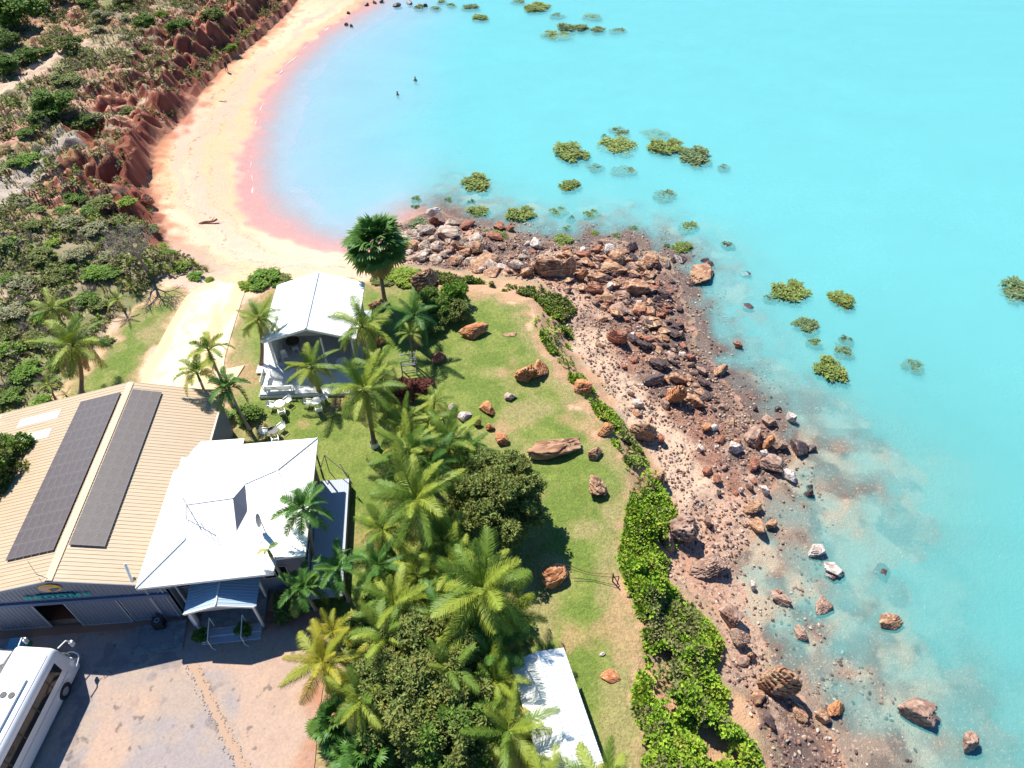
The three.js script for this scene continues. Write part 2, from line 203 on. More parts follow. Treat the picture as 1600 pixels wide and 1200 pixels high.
{ // the sheet, split by what it is: mown lawn, dune scrub, beach, shore rubble, sea bed
  const xs = [], zs = []; for (const v of [-700, -400, -220, -150, -118]) xs.push(v); for (let x = -110; x < 34; x += 0.4) xs.push(x); for (let x = 34; x < 75; x += 2) xs.push(x); xs.push(90, 120, 200, 400, 900);
  for (const v of [-1200, -600, -350, -240, -190]) zs.push(v); for (let z = -170; z < 0; z += 0.4) zs.push(z); zs.push(3, 15, 60, 200);
  const nx = xs.length, nz = zs.length, P = new Float32Array(nx * nz * 3), U = new Float32Array(nx * nz * 2);
  for (let j = 0; j < nz; j++) for (let i = 0; i < nx; i++) { const k = j * nx + i, x = xs[i], z = zs[j]; P[3 * k] = x; P[3 * k + 1] = ground(x, z); P[3 * k + 2] = z; U[2 * k] = (x - TX0) / TW; U[2 * k + 1] = (z - TZ0) / TH; }
  const idx = { lawn: [], dune: [], beach: [], rocky_shore: [], seabed: [], ground: [] };
  for (let j = 0; j + 1 < nz; j++) for (let i = 0; i + 1 < nx; i++) {
    const x = (xs[i] + xs[i + 1]) / 2, z = (zs[j] + zs[j + 1]) / 2, a = j * nx + i, b = a + 1, c = a + nx, d = c + 1;
    const w = inside(x, z, seaPoly) || x > 90 || (x > -30 && z < -190) ? 'seabed' : sample(sdLawn, x, z) > 0 ? 'lawn' : sample(sdDune, x, z) > 0 ? 'dune' : sample(sdRub, x, z) > -3 && x > -14 ? 'rocky_shore' : sample(dBack, x, z) < 30 && z < -50 && ground(x, z) < -0.15 ? 'beach' : 'ground';
    idx[w].push(a, c, b, b, c, d);
  }
  const whole = new THREE.BufferGeometry(); whole.setAttribute('position', new THREE.BufferAttribute(P, 3)); whole.setIndex([].concat(...Object.values(idx).map(a => Array.from(a)))); whole.computeVertexNormals(); const N = whole.attributes.normal.array;
  for (const [name, ix] of Object.entries(idx)) {
    if (!ix.length) continue; const map = new Map(), p = [], n = [], u = [], I = new Uint32Array(ix.length);
    ix.forEach((k, q) => { let m = map.get(k); if (m === undefined) { m = map.size; map.set(k, m); p.push(P[3 * k], P[3 * k + 1], P[3 * k + 2]); n.push(N[3 * k], N[3 * k + 1], N[3 * k + 2]); u.push(U[2 * k], U[2 * k + 1]); } I[q] = m; });
    const g = new THREE.BufferGeometry(); g.setAttribute('position', new THREE.Float32BufferAttribute(p, 3)); g.setAttribute('normal', new THREE.Float32BufferAttribute(n, 3)); g.setAttribute('uv', new THREE.Float32BufferAttribute(u, 2)); g.setIndex(new THREE.BufferAttribute(I, 1));
    setting(name, g, groundMat);
  }
}

// ---------------------------------------------------------------- the sea: milky turquoise water in five slabs, each as dense as the water it holds is thick
{
  const xs = [], zs = []; for (const v of [-60]) xs.push(v); for (let x = -45; x < 62; x += 0.8) xs.push(x); xs.push(70, 90, 130, 300, 900);
  for (const v of [-1200, -500, -250, -190]) zs.push(v); for (let z = -172; z < 2; z += 0.8) zs.push(z); zs.push(20, 80, 200);
  const rip = bumpTile.clone(); rip.repeat.set(1, 1); rip.needsUpdate = true;
  const SIG = 2.1, STEP = 0.26, NL = 5; let top = null;
  for (let l = 0; l < NL; l++) {
    const nx = xs.length, nz = zs.length, P = [], Cc = [], Uv = [], ok = [], yt = SEA - l * STEP, yb = yt - STEP;
    for (let j = 0; j < nz; j++) for (let i = 0; i < nx; i++) {
      const x = xs[i], z = zs[j], bed = ground(x, z), wob = l === 0 ? (fbm(x * 0.5, z * 0.5, 3) - 0.5) * 0.05 : (fbm(x * 0.35 + l * 13, z * 0.35, 3) - 0.5) * 0.2;
      const thick = clamp(yt - Math.max(bed, yb), 0, STEP) * (0.8 + 0.5 * fbm(x * 0.16 + l * 7, z * 0.16, 3));
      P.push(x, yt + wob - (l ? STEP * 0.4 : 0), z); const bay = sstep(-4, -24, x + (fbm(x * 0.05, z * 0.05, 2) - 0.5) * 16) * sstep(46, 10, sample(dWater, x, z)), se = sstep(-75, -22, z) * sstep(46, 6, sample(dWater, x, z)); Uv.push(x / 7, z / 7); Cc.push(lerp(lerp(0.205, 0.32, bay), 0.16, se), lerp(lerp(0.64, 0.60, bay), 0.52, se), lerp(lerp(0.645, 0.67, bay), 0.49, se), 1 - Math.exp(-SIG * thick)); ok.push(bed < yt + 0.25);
    }
    const I = []; for (let j = 0; j + 1 < nz; j++) for (let i = 0; i + 1 < nx; i++) { const a = j * nx + i, b = a + 1, c = a + nx, d = c + 1; if (ok[a] || ok[b] || ok[c] || ok[d]) I.push(a, c, b, b, c, d); }
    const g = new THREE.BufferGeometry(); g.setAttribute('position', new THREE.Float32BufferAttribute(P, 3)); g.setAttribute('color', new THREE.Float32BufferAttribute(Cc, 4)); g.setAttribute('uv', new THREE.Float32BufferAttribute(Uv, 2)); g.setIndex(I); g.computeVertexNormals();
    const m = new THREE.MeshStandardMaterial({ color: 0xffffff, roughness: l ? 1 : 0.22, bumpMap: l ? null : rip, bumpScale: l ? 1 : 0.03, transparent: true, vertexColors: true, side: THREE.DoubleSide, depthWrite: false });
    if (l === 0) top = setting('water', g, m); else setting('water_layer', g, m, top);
    
  }
  top.children.forEach(c => { c.name = 'water_layer'; delete c.userData.kind; });
}

// ================================================================ paved ground
const noiseTile = dataTex(512, 512, (i, j) => { const x = i / 16, y = j / 16; const v = 0.55 + 0.5 * (fbm(x, y, 4) - 0.5) + 0.25 * (vnoise(i / 2.3, j / 2.3) - 0.5); return [v, v, v]; });
noiseTile.wrapS = noiseTile.wrapT = THREE.MirroredRepeatWrapping;
function tileOf(rx, ry) { const t = noiseTile.clone(); t.repeat.set(rx, ry); t.needsUpdate = true; return t; }
{ // sealed yard in front of the shed
  const x0 = -36, z0 = -24, W = 27, D = 18;
  const patchLine = [[-19,-17.77],[-17.92,-16.38],[-16.88,-15.11],[-16.08,-14.07],[-15,-12.74],[-13.62,-11.17]];
  const tex = dataTex(1024, 1024, (i, j) => {
    const x = x0 + i / 1024 * W, z = z0 + j / 1024 * D, m = fbm(x * 0.5, z * 0.5, 4), f = vnoise(x * 9, z * 9), g = vnoise(x * 21, z * 21), b = fbm(x * 0.22 + 5, z * 0.22, 3);
    out[0] = 0.385; out[1] = 0.30; out[2] = 0.245;
    mixIn([0.33, 0.28, 0.265], sstep(0.36, 0.56, m) * 0.95); mixIn([0.24, 0.2, 0.19], sstep(0.6, 0.72, fbm(x * 0.9 + 30, z * 0.9, 4)) * 0.8);
    mixIn([0.5, 0.33, 0.23], sstep(0.52, 0.7, b) * 0.7);
    mixIn([0.40, 0.16, 0.08], sstep(2.2, 0.3, (-9.9 - x) + (m - 0.5) * 3) * 0.8);
    mixIn([0.3, 0.11, 0.07], sstep(-19.3, -20.6, z + (m - 0.5) * 0.8) * 0.7);
    mixIn([0.12, 0.1, 0.09], sstep(0.74, 0.86, fbm(x * 1.9 + 7, z * 1.9, 3)) * 0.7);
    const v = 0.86 + 0.16 * f + 0.14 * g; return [out[0] * v, out[1] * v, out[2] * v];
  });
  const sh = new THREE.Shape(carParkArea.map(([x, z], i) => new THREE.Vector2(x, -z)));
  const g = new THREE.ShapeGeometry(sh); g.rotateX(-Math.PI / 2); g.translate(0, 0.03, 0);
  const p = g.attributes.position, uv = g.attributes.uv; for (let i = 0; i < p.count; i++) uv.setXY(i, (p.getX(i) - x0) / W, (p.getZ(i) - z0) / D);
  setting('car_park', g, new THREE.MeshStandardMaterial({ map: tex, roughness: 0.92, bumpMap: tileOf(10, 8), bumpScale: 0.02, side: THREE.DoubleSide }));
  // refilled trench across it, with crumbled rims
  const P = [], I = [], r = rng(5); let n = 0; const rims = [];
  for (let s = 0; s + 1 < patchLine.length; s++) for (let q = 0; q < 8; q++) {
    const t = q / 8, x = lerp(patchLine[s][0], patchLine[s + 1][0], t), z = lerp(patchLine[s][1], patchLine[s + 1][1], t), w = 0.33 + 0.12 * (r() - 0.5) + 0.08 * Math.sin(s * 3 + q);
    P.push(x - w, 0.036, z + 0.1 * (r() - 0.5), x + (r() - 0.5) * 0.1, 0.05, z, x + w, 0.036, z + 0.1 * (r() - 0.5)); if (n) I.push(3 * n - 3, 3 * n, 3 * n - 2, 3 * n - 2, 3 * n, 3 * n + 1, 3 * n - 2, 3 * n + 1, 3 * n - 1, 3 * n - 1, 3 * n + 1, 3 * n + 2); n++;
    for (const e of [-1, 1]) for (let k = 0; k < 3; k++) { const c = new THREE.TetrahedronGeometry(0.02 + 0.035 * r(), 1); c.scale(1, 0.5, 1.3); c.rotateY(r() * 6); c.translate(x + e * (w + 0.1 * (r() - 0.5)), 0.045, z + 0.35 * r()); rims.push(c); }
  }
  const tg = new THREE.BufferGeometry(); tg.setAttribute('position', new THREE.Float32BufferAttribute(P, 3)); tg.setIndex(I); tg.computeVertexNormals();
  setting('trench_patch', tg, mat(0.44, 0.295, 0.205, { roughness: 1 }));
  const rm = setting('trench_rubble', merge(rims), mat(0.32, 0.26, 0.22)); rm.userData.kind = 'stuff';
}
{ // pale concrete drive from the shed to the sand
  const n = 60, P = [], U = [], I = [], along = (L, t) => { const f = t * (L.length - 1), i = Math.min(L.length - 2, f | 0), u = f - i; return [lerp(L[i][0], L[i + 1][0], u), lerp(L[i][1], L[i + 1][1], u)]; };
  const tex = dataTex(512, 1024, (i, j) => { const x = i / 80, y = j / 60, s = sstep(0.3, 0.65, fbm(x * 0.7, y * 0.16, 3)), f = vnoise(i / 2, j / 2), m = fbm(x * 1.4, y * 1.4, 4); out[0] = 0.72; out[1] = 0.49; out[2] = 0.28; mixIn([0.80, 0.66, 0.44], s); mixIn([0.66, 0.38, 0.2], sstep(0.55, 0.75, m) * 0.5); const v = 0.92 + 0.12 * f; return [out[0] * v, out[1] * v, out[2] * v]; });
  for (let j = 0; j <= n; j++) { const a = along(pathLeft, j / n), b = along(pathRight, j / n); for (let i = 0; i <= 8; i++) { const x = lerp(a[0], b[0], i / 8), z = lerp(a[1], b[1], i / 8); P.push(x, ground(x, z) + 0.07 - 0.2 * sstep(0.84, 1, j / n + 0.1 * (fbm(x * 0.8, z * 0.8, 2) - 0.5)), z); U.push(i / 8, j / n); } }
  for (let j = 0; j < n; j++) for (let i = 0; i < 8; i++) { const a = j * 9 + i; I.push(a, a + 1, a + 9, a + 1, a + 10, a + 9); }
  // slab edges
  const top = P.length / 3; for (let j = 0; j <= n; j++) for (const i of [0, 8]) { const k = (j * 9 + i) * 3; P.push(P[k], P[k + 1] - 0.2, P[k + 2]); U.push(0, j / n); }
  for (let j = 0; j < n; j++) for (const e of [0, 1]) { const a = j * 9 + e * 8, b = a + 9, c = top + j * 2 + e, d = c + 2; I.push(a, b, c, b, d, c); }
  const g = new THREE.BufferGeometry(); g.setAttribute('position', new THREE.Float32BufferAttribute(P, 3)); g.setAttribute('uv', new THREE.Float32BufferAttribute(U, 2)); g.setIndex(I); g.computeVertexNormals();
  setting('driveway', g, new THREE.MeshStandardMaterial({ map: tex, roughness: 0.9, side: THREE.DoubleSide }));
  const w = [[-24.94,-42.74],[-22.75,-43.44],[-23.08,-41.45],[-24.46,-41.08]]; const sh = new THREE.Shape(w.map(([x, z]) => new THREE.Vector2(x, -z))); const ap = new THREE.ExtrudeGeometry(sh, { depth: 0.12, bevelEnabled: false }); ap.rotateX(-Math.PI / 2); ap.translate(0, -0.03, 0);
  setting('concrete_apron', ap, mat(0.72, 0.55, 0.35, { roughness: 0.9 }));
}

// ================================================================ buildings
const streakTile = dataTex(256, 256, (i, j) => { const v = 0.86 + 0.22 * (fbm(i / 18, j / 6, 4) - 0.5) + 0.16 * sstep(0.55, 0.8, fbm(i / 40 + 9, j / 40, 3)) - 0.1 * sstep(0.62, 0.8, fbm(i / 9 + 40, j / 3, 3)); return [v, v * 0.985, v * 0.96]; }); streakTile.wrapS = streakTile.wrapT = THREE.MirroredRepeatWrapping;
function streak(rx, ry) { const t = streakTile.clone(); t.repeat.set(rx, ry); t.needsUpdate = true; return t; }
const M = {
  tan: mat(0.57, 0.425, 0.27, { roughness: 0.5, map: streak(0.06, 0.35) }), tanTrim: mat(0.62, 0.47, 0.31, { roughness: 0.5 }), wallBlue: mat(0.20, 0.22, 0.27, { roughness: 0.6 }), wallGrey: mat(0.30, 0.31, 0.34), dark: mat(0.02, 0.02, 0.025), white: mat(0.82, 0.82, 0.80, { roughness: 0.55 }), cream: mat(0.80, 0.76, 0.66, { roughness: 0.5 }), offw: mat(0.78, 0.78, 0.74, { roughness: 0.45 }), steel: mat(0.4, 0.4, 0.41, { roughness: 0.4, metalness: 0.4 }), glass: mat(0.015, 0.018, 0.02, { roughness: 0.06 }), conc: mat(0.48, 0.47, 0.45, { roughness: 0.95, map: tileOf(0.3, 0.3) }), deckGrey: mat(0.42, 0.46, 0.52, { roughness: 0.75 }), timber: mat(0.13, 0.06, 0.035), redEarth: mat(0.26, 0.10, 0.06, { roughness: 1 }), rubber: mat(0.025, 0.025, 0.027, { roughness: 0.9 }), yellow: mat(0.75, 0.5, 0.03), teal: mat(0.02, 0.45, 0.42), black: mat(0.02, 0.02, 0.02, { roughness: 0.5 }), skylight: mat(0.86, 0.88, 0.88, { roughness: 0.35 }), greyTrim: mat(0.42, 0.44, 0.46), panelFrame: mat(0.45, 0.42, 0.4, { roughness: 0.4, metalness: 0.5 })
};

// ribbed sheet: from (0,0) along -z for len, across x from x0 to x1, dropping by slope per metre; real ribs every pitch metres
function ribbed(x0, x1, len, slope, y0, z0 = 0, pitch = 0.27, rib = 0.022) {
  const prof = []; for (let s = 0; s < len - 1e-6; s += pitch) prof.push([s, 0], [s + pitch * 0.62, 0], [s + pitch * 0.7, rib], [s + pitch * 0.9, rib], [Math.min(len, s + pitch * 0.98), 0]);
  const P = [], U = [], I = []; for (const [s, r] of prof) for (const x of [x0, x1]) { P.push(x, y0 - slope * Math.abs(x) + r, z0 - s); U.push(x, s); }
  for (let i = 0; i + 1 < prof.length; i++) { const a = 2 * i; I.push(a, a + 1, a + 2, a + 1, a + 3, a + 2); }
  const g = new THREE.BufferGeometry(); g.setAttribute('position', new THREE.Float32BufferAttribute(P, 3)); g.setAttribute('uv', new THREE.Float32BufferAttribute(U, 2)); g.setIndex(I); const h = g.toNonIndexed(); h.computeVertexNormals(); return h;
}
// upright ribbed cladding in the plane z = z0 between x0 and x1 with a top that may slope
function cladding(x0, x1, y0, top, z0, pitch = 0.25, rib = 0.03) {
  const P = [], I = []; let n = 0; const put = (x, dz) => { P.push(x, y0, z0 + dz, x, top(x), z0 + dz); if (n) I.push(2 * n - 2, 2 * n, 2 * n - 1, 2 * n - 1, 2 * n, 2 * n + 1); n++; };
  for (let x = x0; x < x1 - 1e-6; x += pitch) { const e = Math.min(pitch, x1 - x); put(x, 0); put(x + e * 0.6, 0); put(x + e * 0.68, rib); put(x + e * 0.92, rib); put(Math.min(x1, x + e), 0); }
  const g = new THREE.BufferGeometry(); g.setAttribute('position', new THREE.Float32BufferAttribute(P, 3)); g.setIndex(I); const h = g.toNonIndexed(); h.computeVertexNormals(); return h;
}
const RAD = Math.PI / 180;
{ // the big tan shed; local x across the ridge, -z along it, z = 0 at the front gable
  const s = thing('tan_shed', 'large shed with tan ribbed roof carrying two dark solar arrays', 'shed', null, -26.3, 0, -20.25, 4.5 * RAD);
  const RX = 6.1, LX = -10.2, SL = 0.25, LEN = 15.8, RH = 5.5;
  part('roof_slope', ribbed(0, RX, LEN, SL, RH), M.tan, s); part('roof_slope', ribbed(0, LX, LEN, SL, RH), M.tan, s);
  part('ridge_cap', faces([[[0, RH + 0.07, 0.02], [0.22, RH + 0.005, 0.02], [0.22, RH + 0.005, -LEN - 0.02], [0, RH + 0.07, -LEN - 0.02]], [[0, RH + 0.07, 0.02], [0, RH + 0.07, -LEN - 0.02], [-0.22, RH + 0.005, -LEN - 0.02], [-0.22, RH + 0.005, 0.02]]]), M.tanTrim, s);
  for (const z of [0.03, -LEN - 0.03]) for (const [x, n] of [[RX, 'barge_board'], [LX, 'barge_board']]) { const L = Math.hypot(x, SL * x), g = box(L, 0.2, 0.04); part(n, g, z > 0 ? M.wallBlue : M.tanTrim, s, [x / 2, RH - SL * Math.abs(x) / 2 - 0.1, z], [0, 0, -Math.sign(x) * Math.atan(SL)]); }
  for (const x of [RX, LX]) part('gutter', box(0.14, 0.14, LEN, x + 0.07 * Math.sign(x), RH - SL * Math.abs(x) - 0.08, -LEN / 2), M.tanTrim, s);
  const top = x => RH - SL * Math.abs(x) - 0.06, fz = -0.12;
  part('gable_wall', merge([cladding(LX + 0.3, RX - 0.3, 3.1, top, fz), cladding(LX + 0.3, -5.2, 0, () => 3.1, fz)]), M.wallBlue, s);
  part('lintel', box(RX - LX - 0.6, 0.28, 0.14, (RX + LX) / 2, 3.0, fz + 0.1), mat(0.12, 0.16, 0.26), s);
  for (const [a, b, dz] of [[-5.2, -2.15, 0.06], [-0.3, 2.75, 0.12], [2.8, 4.65, 0.05]]) { const d = part('sliding_door', cladding(a, b, 0.05, () => 2.88, fz + dz), M.wallBlue, s); part('door_frame', merge([box(0.07, 2.85, 0.05, a + 0.03, 1.45, fz + dz + 0.03), box(0.07, 2.85, 0.05, b - 0.03, 1.45, fz + dz + 0.03), box(b - a, 0.07, 0.05, (a + b) / 2, 0.1, fz + dz + 0.03)]), M.greyTrim, d); }
  part('wall', merge([cladding(4.65, RX - 0.3, 0, () => 3.1, fz)]), M.wallBlue, s);
  part('wall', box(0.12, RH - SL * RX - 0.15, LEN - 0.7, RX - 0.3, (RH - SL * RX - 0.15) / 2, -LEN / 2), M.wallBlue, s);
  part('wall', box(0.12, RH + SL * LX - 0.15, LEN - 0.7, LX + 0.3, (RH + SL * LX - 0.15) / 2, -LEN / 2), M.wallBlue, s);
  part('wall', cladding(LX + 0.3, RX - 0.3, 0, top, -LEN + 0.4), M.wallBlue, s);
  part('floor', box(RX - LX - 0.8, 0.06, LEN - 1, (RX + LX) / 2, 0.05, -LEN / 2), M.redEarth, s);
  part('kerb', box(RX - LX - 0.6, 0.08, 0.55, (RX + LX) / 2, 0.05, fz + 0.36), mat(0.33, 0.17, 0.11), s);
  for (const a of [13.9, 12.1]) part('skylight', ribbed(-5, -8.2, 0.8, SL, RH + 0.02, -a, 0.27), M.skylight, s);
  // emblem: a golden disc with a curved tail and a pale bird shape, and the name board below
  const em = part('emblem', new THREE.CylinderGeometry(0.5, 0.5, 0.05, 28).rotateX(Math.PI / 2).scale(1.25, 0.82, 1), mat(0.72, 0.42, 0.05, { roughness: 0.5 }), s, [-0.3, 4.62, fz + 0.08]);
  const sw = new THREE.Shape(); sw.moveTo(-0.58, 0.02); sw.quadraticCurveTo(-0.2, 0.42, 0.3, 0.22); sw.quadraticCurveTo(0.0, 0.12, -0.1, -0.1); sw.quadraticCurveTo(-0.2, -0.28, -0.42, -0.3); sw.quadraticCurveTo(-0.58, -0.15, -0.58, 0.02);
  part('emblem_sweep', new THREE.ExtrudeGeometry(sw, { depth: 0.02, bevelEnabled: false }), mat(0.55, 0.36, 0.26), em, [0, 0, 0.03]);
  const sw2 = new THREE.Shape(); sw2.moveTo(-0.1, -0.12); sw2.quadraticCurveTo(0.25, 0.1, 0.6, -0.02); sw2.quadraticCurveTo(0.3, -0.32, -0.1, -0.36); sw2.quadraticCurveTo(0.05, -0.25, -0.1, -0.12);
  part('emblem_sweep', new THREE.ExtrudeGeometry(sw2, { depth: 0.02, bevelEnabled: false }), mat(0.10, 0.13, 0.2), em, [0, 0, 0.03]);
  const bd = part('name_board', box(2.05, 0.5, 0.05), mat(0.02, 0.10, 0.16), s, [-0.3, 3.72, fz + 0.09]);
  const font = await new FontLoader().loadAsync('fonts/droid/droid_sans_bold.typeface.json');
  const tx = new TextGeometry('BROOME', { font, size: 0.34, depth: 0.02, curveSegments: 5, bevelEnabled: false }); tx.computeBoundingBox(); tx.translate(-tx.boundingBox.max.x / 2, -0.15, 0); tx.scale(1.9 / (tx.boundingBox.max.x), 1, 1);
  part('lettering', tx, M.teal, bd, [0, 0.0, 0.03]);
  part('aerial', merge([bar([0.02, RH, -0.1], [-0.45, RH + 0.5, -0.15], 0.02), bar([-0.45, RH + 0.5, -0.15], [-1.1, RH + 0.75, -0.9], 0.012)]), M.black, s);
  // things inside the opening
  // solar arrays on the two slopes
  const cell = dataTex(64, 96, (i, j) => { const e = Math.min(i, 63 - i, j, 95 - j); if (e < 2) return [0.22, 0.185, 0.17]; const g = (i % 10 < 1 || j % 10 < 1) ? 0.3 : 0; const n = vnoise(i / 9, j / 9) * 0.03; return [0.06 + g * 0.05 + n, 0.043 + g * 0.045 + n, 0.043 + g * 0.05 + n]; });
  const pm = new THREE.MeshStandardMaterial({ map: cell, roughness: 0.55, metalness: 0.0 });
  function array(name, label, c0, c1, a0, a1, cols, rows) {
    const g = thing(name, label, 'solar panels', null, -26.3, 0, -20.25, 4.5 * RAD), sg = Math.sign(c1), th = Math.atan(SL), cw = (c1 - c0) / cols, rl = (a1 - a0) / rows, geo = new THREE.BoxGeometry(Math.abs(cw) / Math.cos(th) - 0.02, 0.04, rl - 0.02);
    for (let c = 0; c < cols; c++) for (let r = 0; r < rows; r++) { const x = c0 + cw * (c + 0.5); part('solar_panel', geo, pm, g, [x, RH - SL * Math.abs(x) + 0.13, -(a0 + rl * (r + 0.5))], [0, 0, -sg * th]); }
    for (let k = 0; k < cols * 2; k++) { const x = c0 + cw * (k / 2 + 0.25); part('rail', box(0.04, 0.075, a1 - a0), M.panelFrame, g, [x, RH - SL * Math.abs(x) + 0.07, -(a0 + a1) / 2]); }
    return g;
  }
  array('solar_array', 'narrow three-wide array of dark solar panels on the shed slope facing the white house', 0.35, 2.25, 2.3, 15.1, 3, 13);
  array('solar_array', 'wide six-column array of dark solar panels on the shed slope with skylights', -0.4, -3.5, 2.0, 14.9, 6, 13);
}
{ // the house under the white hipped roof
  const h = thing('white_roofed_house', 'house with bright white hipped metal roof and small dark gable vent beside tan shed', 'house', null, -21.73, 0, -20.32, 6.5 * RAD);
  const v = (x, y, e) => [x, e, -y];
  const FL = v(0, 0, 4.5), FR = v(7.78, 0.1, 4.5), FN = v(7.78, 1.05, 4.66), RF = v(9.5, 1.1, 4.5), RB = v(9.55, 10.3, 4.5), B1 = v(4.35, 10.3, 4.5), L2 = v(0.36, 8.5, 4.5), h1 = v(2.6, 2.4, 5.45), h2 = v(2.4, 4.5, 6), h3 = v(5.2, 4.6, 6.1), ga = v(5.6, 6.0, 5.6), gb = v(5.55, 2.6, 5.45), gm = v(5.95, 4.1, 5.35), r2 = v(7.5, 6.9, 5.6);
  const rm = mat(1, 0.97, 0.9, { roughness: 0.5, map: streak(0.12, 0.05), bumpMap: (() => { const t = dataTex(64, 8, (i) => { const q = 0.5 + 0.5 * Math.cos(i / 64 * Math.PI * 8); return [q, q, q]; }, false); t.wrapS = t.wrapT = THREE.RepeatWrapping; t.repeat.set(1.2, 1); return t; })(), bumpScale: 0.008 });
  part('roof_slope', faces([[FL, h1, h2, L2]]), rm, h);
  part('roof_slope', faces([[FL, FR, h1], [FR, gb, h1], [h1, gb, h3], [h1, h3, h2]]), rm, h);
  part('roof_slope', faces([[L2, h2, B1], [h2, h3, B1], [h3, ga, B1], [ga, r2, B1], [r2, RB, B1]]), rm, h);
  part('roof_slope', faces([[r2, RF, RB]]), rm, h);
  part('roof_slope', faces([[ga, gm, r2], [gm, RF, r2], [gm, gb, FR], [gm, FR, FN], [gm, FN, RF]]), rm, h);
  part('gable_vent', faces([[h3, ga, gm], [h3, gm, gb]]), mat(0.10, 0.11, 0.15), h);
  const ridge = (a, b) => bar([a[0], a[1] + 0.01, a[2]], [b[0], b[1] + 0.01, b[2]], 0.045, 6);
  for (const [a, b] of [[FL, h1], [h1, h2], [h2, h3], [ga, r2], [r2, RB], [r2, RF], [gm, FN]]) part('ridge_cap', ridge(a, b), M.white, h);
  const edge = (a, b) => { const L = Math.hypot(b[0] - a[0], b[2] - a[2]), g = box(L, 0.2, 0.06); g.rotateY(Math.atan2(-(b[2] - a[2]), b[0] - a[0])); return g.translate((a[0] + b[0]) / 2, (a[1] + b[1]) / 2 - 0.11, (a[2] + b[2]) / 2); };
  for (const [a, b] of [[FL, FR], [FN, RF], [RF, RB], [RB, B1], [B1, L2], [L2, FL], [FR, FN]]) part('fascia', edge(a, b), M.offw, h);
  // lower roof over the back room
  part('annex_roof', faces([[v(0.97, 8.2, 4.42), v(4.4, 8.4, 4.42), v(4.4, 11.2, 4.1), v(0.97, 11.25, 4.1)]]), rm, h);
  part('annex_wall', box(3.1, 4, 2.6, 2.7, 2, -9.7), M.wallGrey, h);
  // walls
  part('wall', box(8.3, 4.35, 0.16, 4.85, 2.2, -1.6), M.wallBlue, h); part('wall', box(0.16, 4.35, 8.1, 8.9, 2.2, -5.7), M.wallGrey, h); part('wall', box(8.3, 4.35, 0.16, 4.85, 2.2, -9.7), M.wallGrey, h); part('wall', box(0.16, 4.35, 6.9, 0.75, 2.2, -5.1), M.wallGrey, h);
  part('soffit', box(8.5, 0.04, 8.6, 4.8, 4.36, -5.4), M.offw, h);
  for (const x of [1.2, 7.2]) { const w = part('window', box(1.5, 1.2, 0.06, x, 2.3, -1.5), M.glass, h); part('frame', merge([box(1.6, 0.07, 0.1, x, 2.93, -1.5), box(1.6, 0.07, 0.1, x, 1.67, -1.5), box(0.07, 1.3, 0.1, x - 0.77, 2.3, -1.5), box(0.07, 1.3, 0.1, x + 0.77, 2.3, -1.5), box(0.05, 1.2, 0.1, x, 2.3, -1.5)]), M.greyTrim, w); }
  for (const y of [3, 5.2, 7.4]) { const w = part('window', box(0.06, 1.3, 1.4, 9.0, 2.5, -y), M.glass, h); part('frame', merge([box(0.1, 0.07, 1.5, 9.0, 3.18, -y), box(0.1, 0.07, 1.5, 9.0, 1.82, -y), box(0.1, 1.3, 0.06, 9.0, 2.5, -y)]), M.offw, w); }
  // timber frame and pipe by the shed corner
  for (const x of [0.15, 1.0, 1.9]) part('post', box(0.1, 4.35, 0.1, x, 2.18, -0.35), M.wallGrey, h);
  part('brace', merge([bar([0.15, 3.6, -0.35], [1.9, 3.6, -0.35], 0.04), bar([0.15, 2.4, -0.35], [1.0, 3.6, -0.35], 0.035)]), M.wallGrey, h);
  part('flue', bar([-0.35, 4.4, -0.5], [-0.6, 5.3, -1.2], 0.09, 10), M.offw, h);
  part('post', bar([9.2, 0, -10.1], [9.2, 4.4, -10.1], 0.06), M.timber, h);
  part('door', box(0.05, 2.1, 1.0, 9.02, 1.95, -8.9), M.timber, h);
}
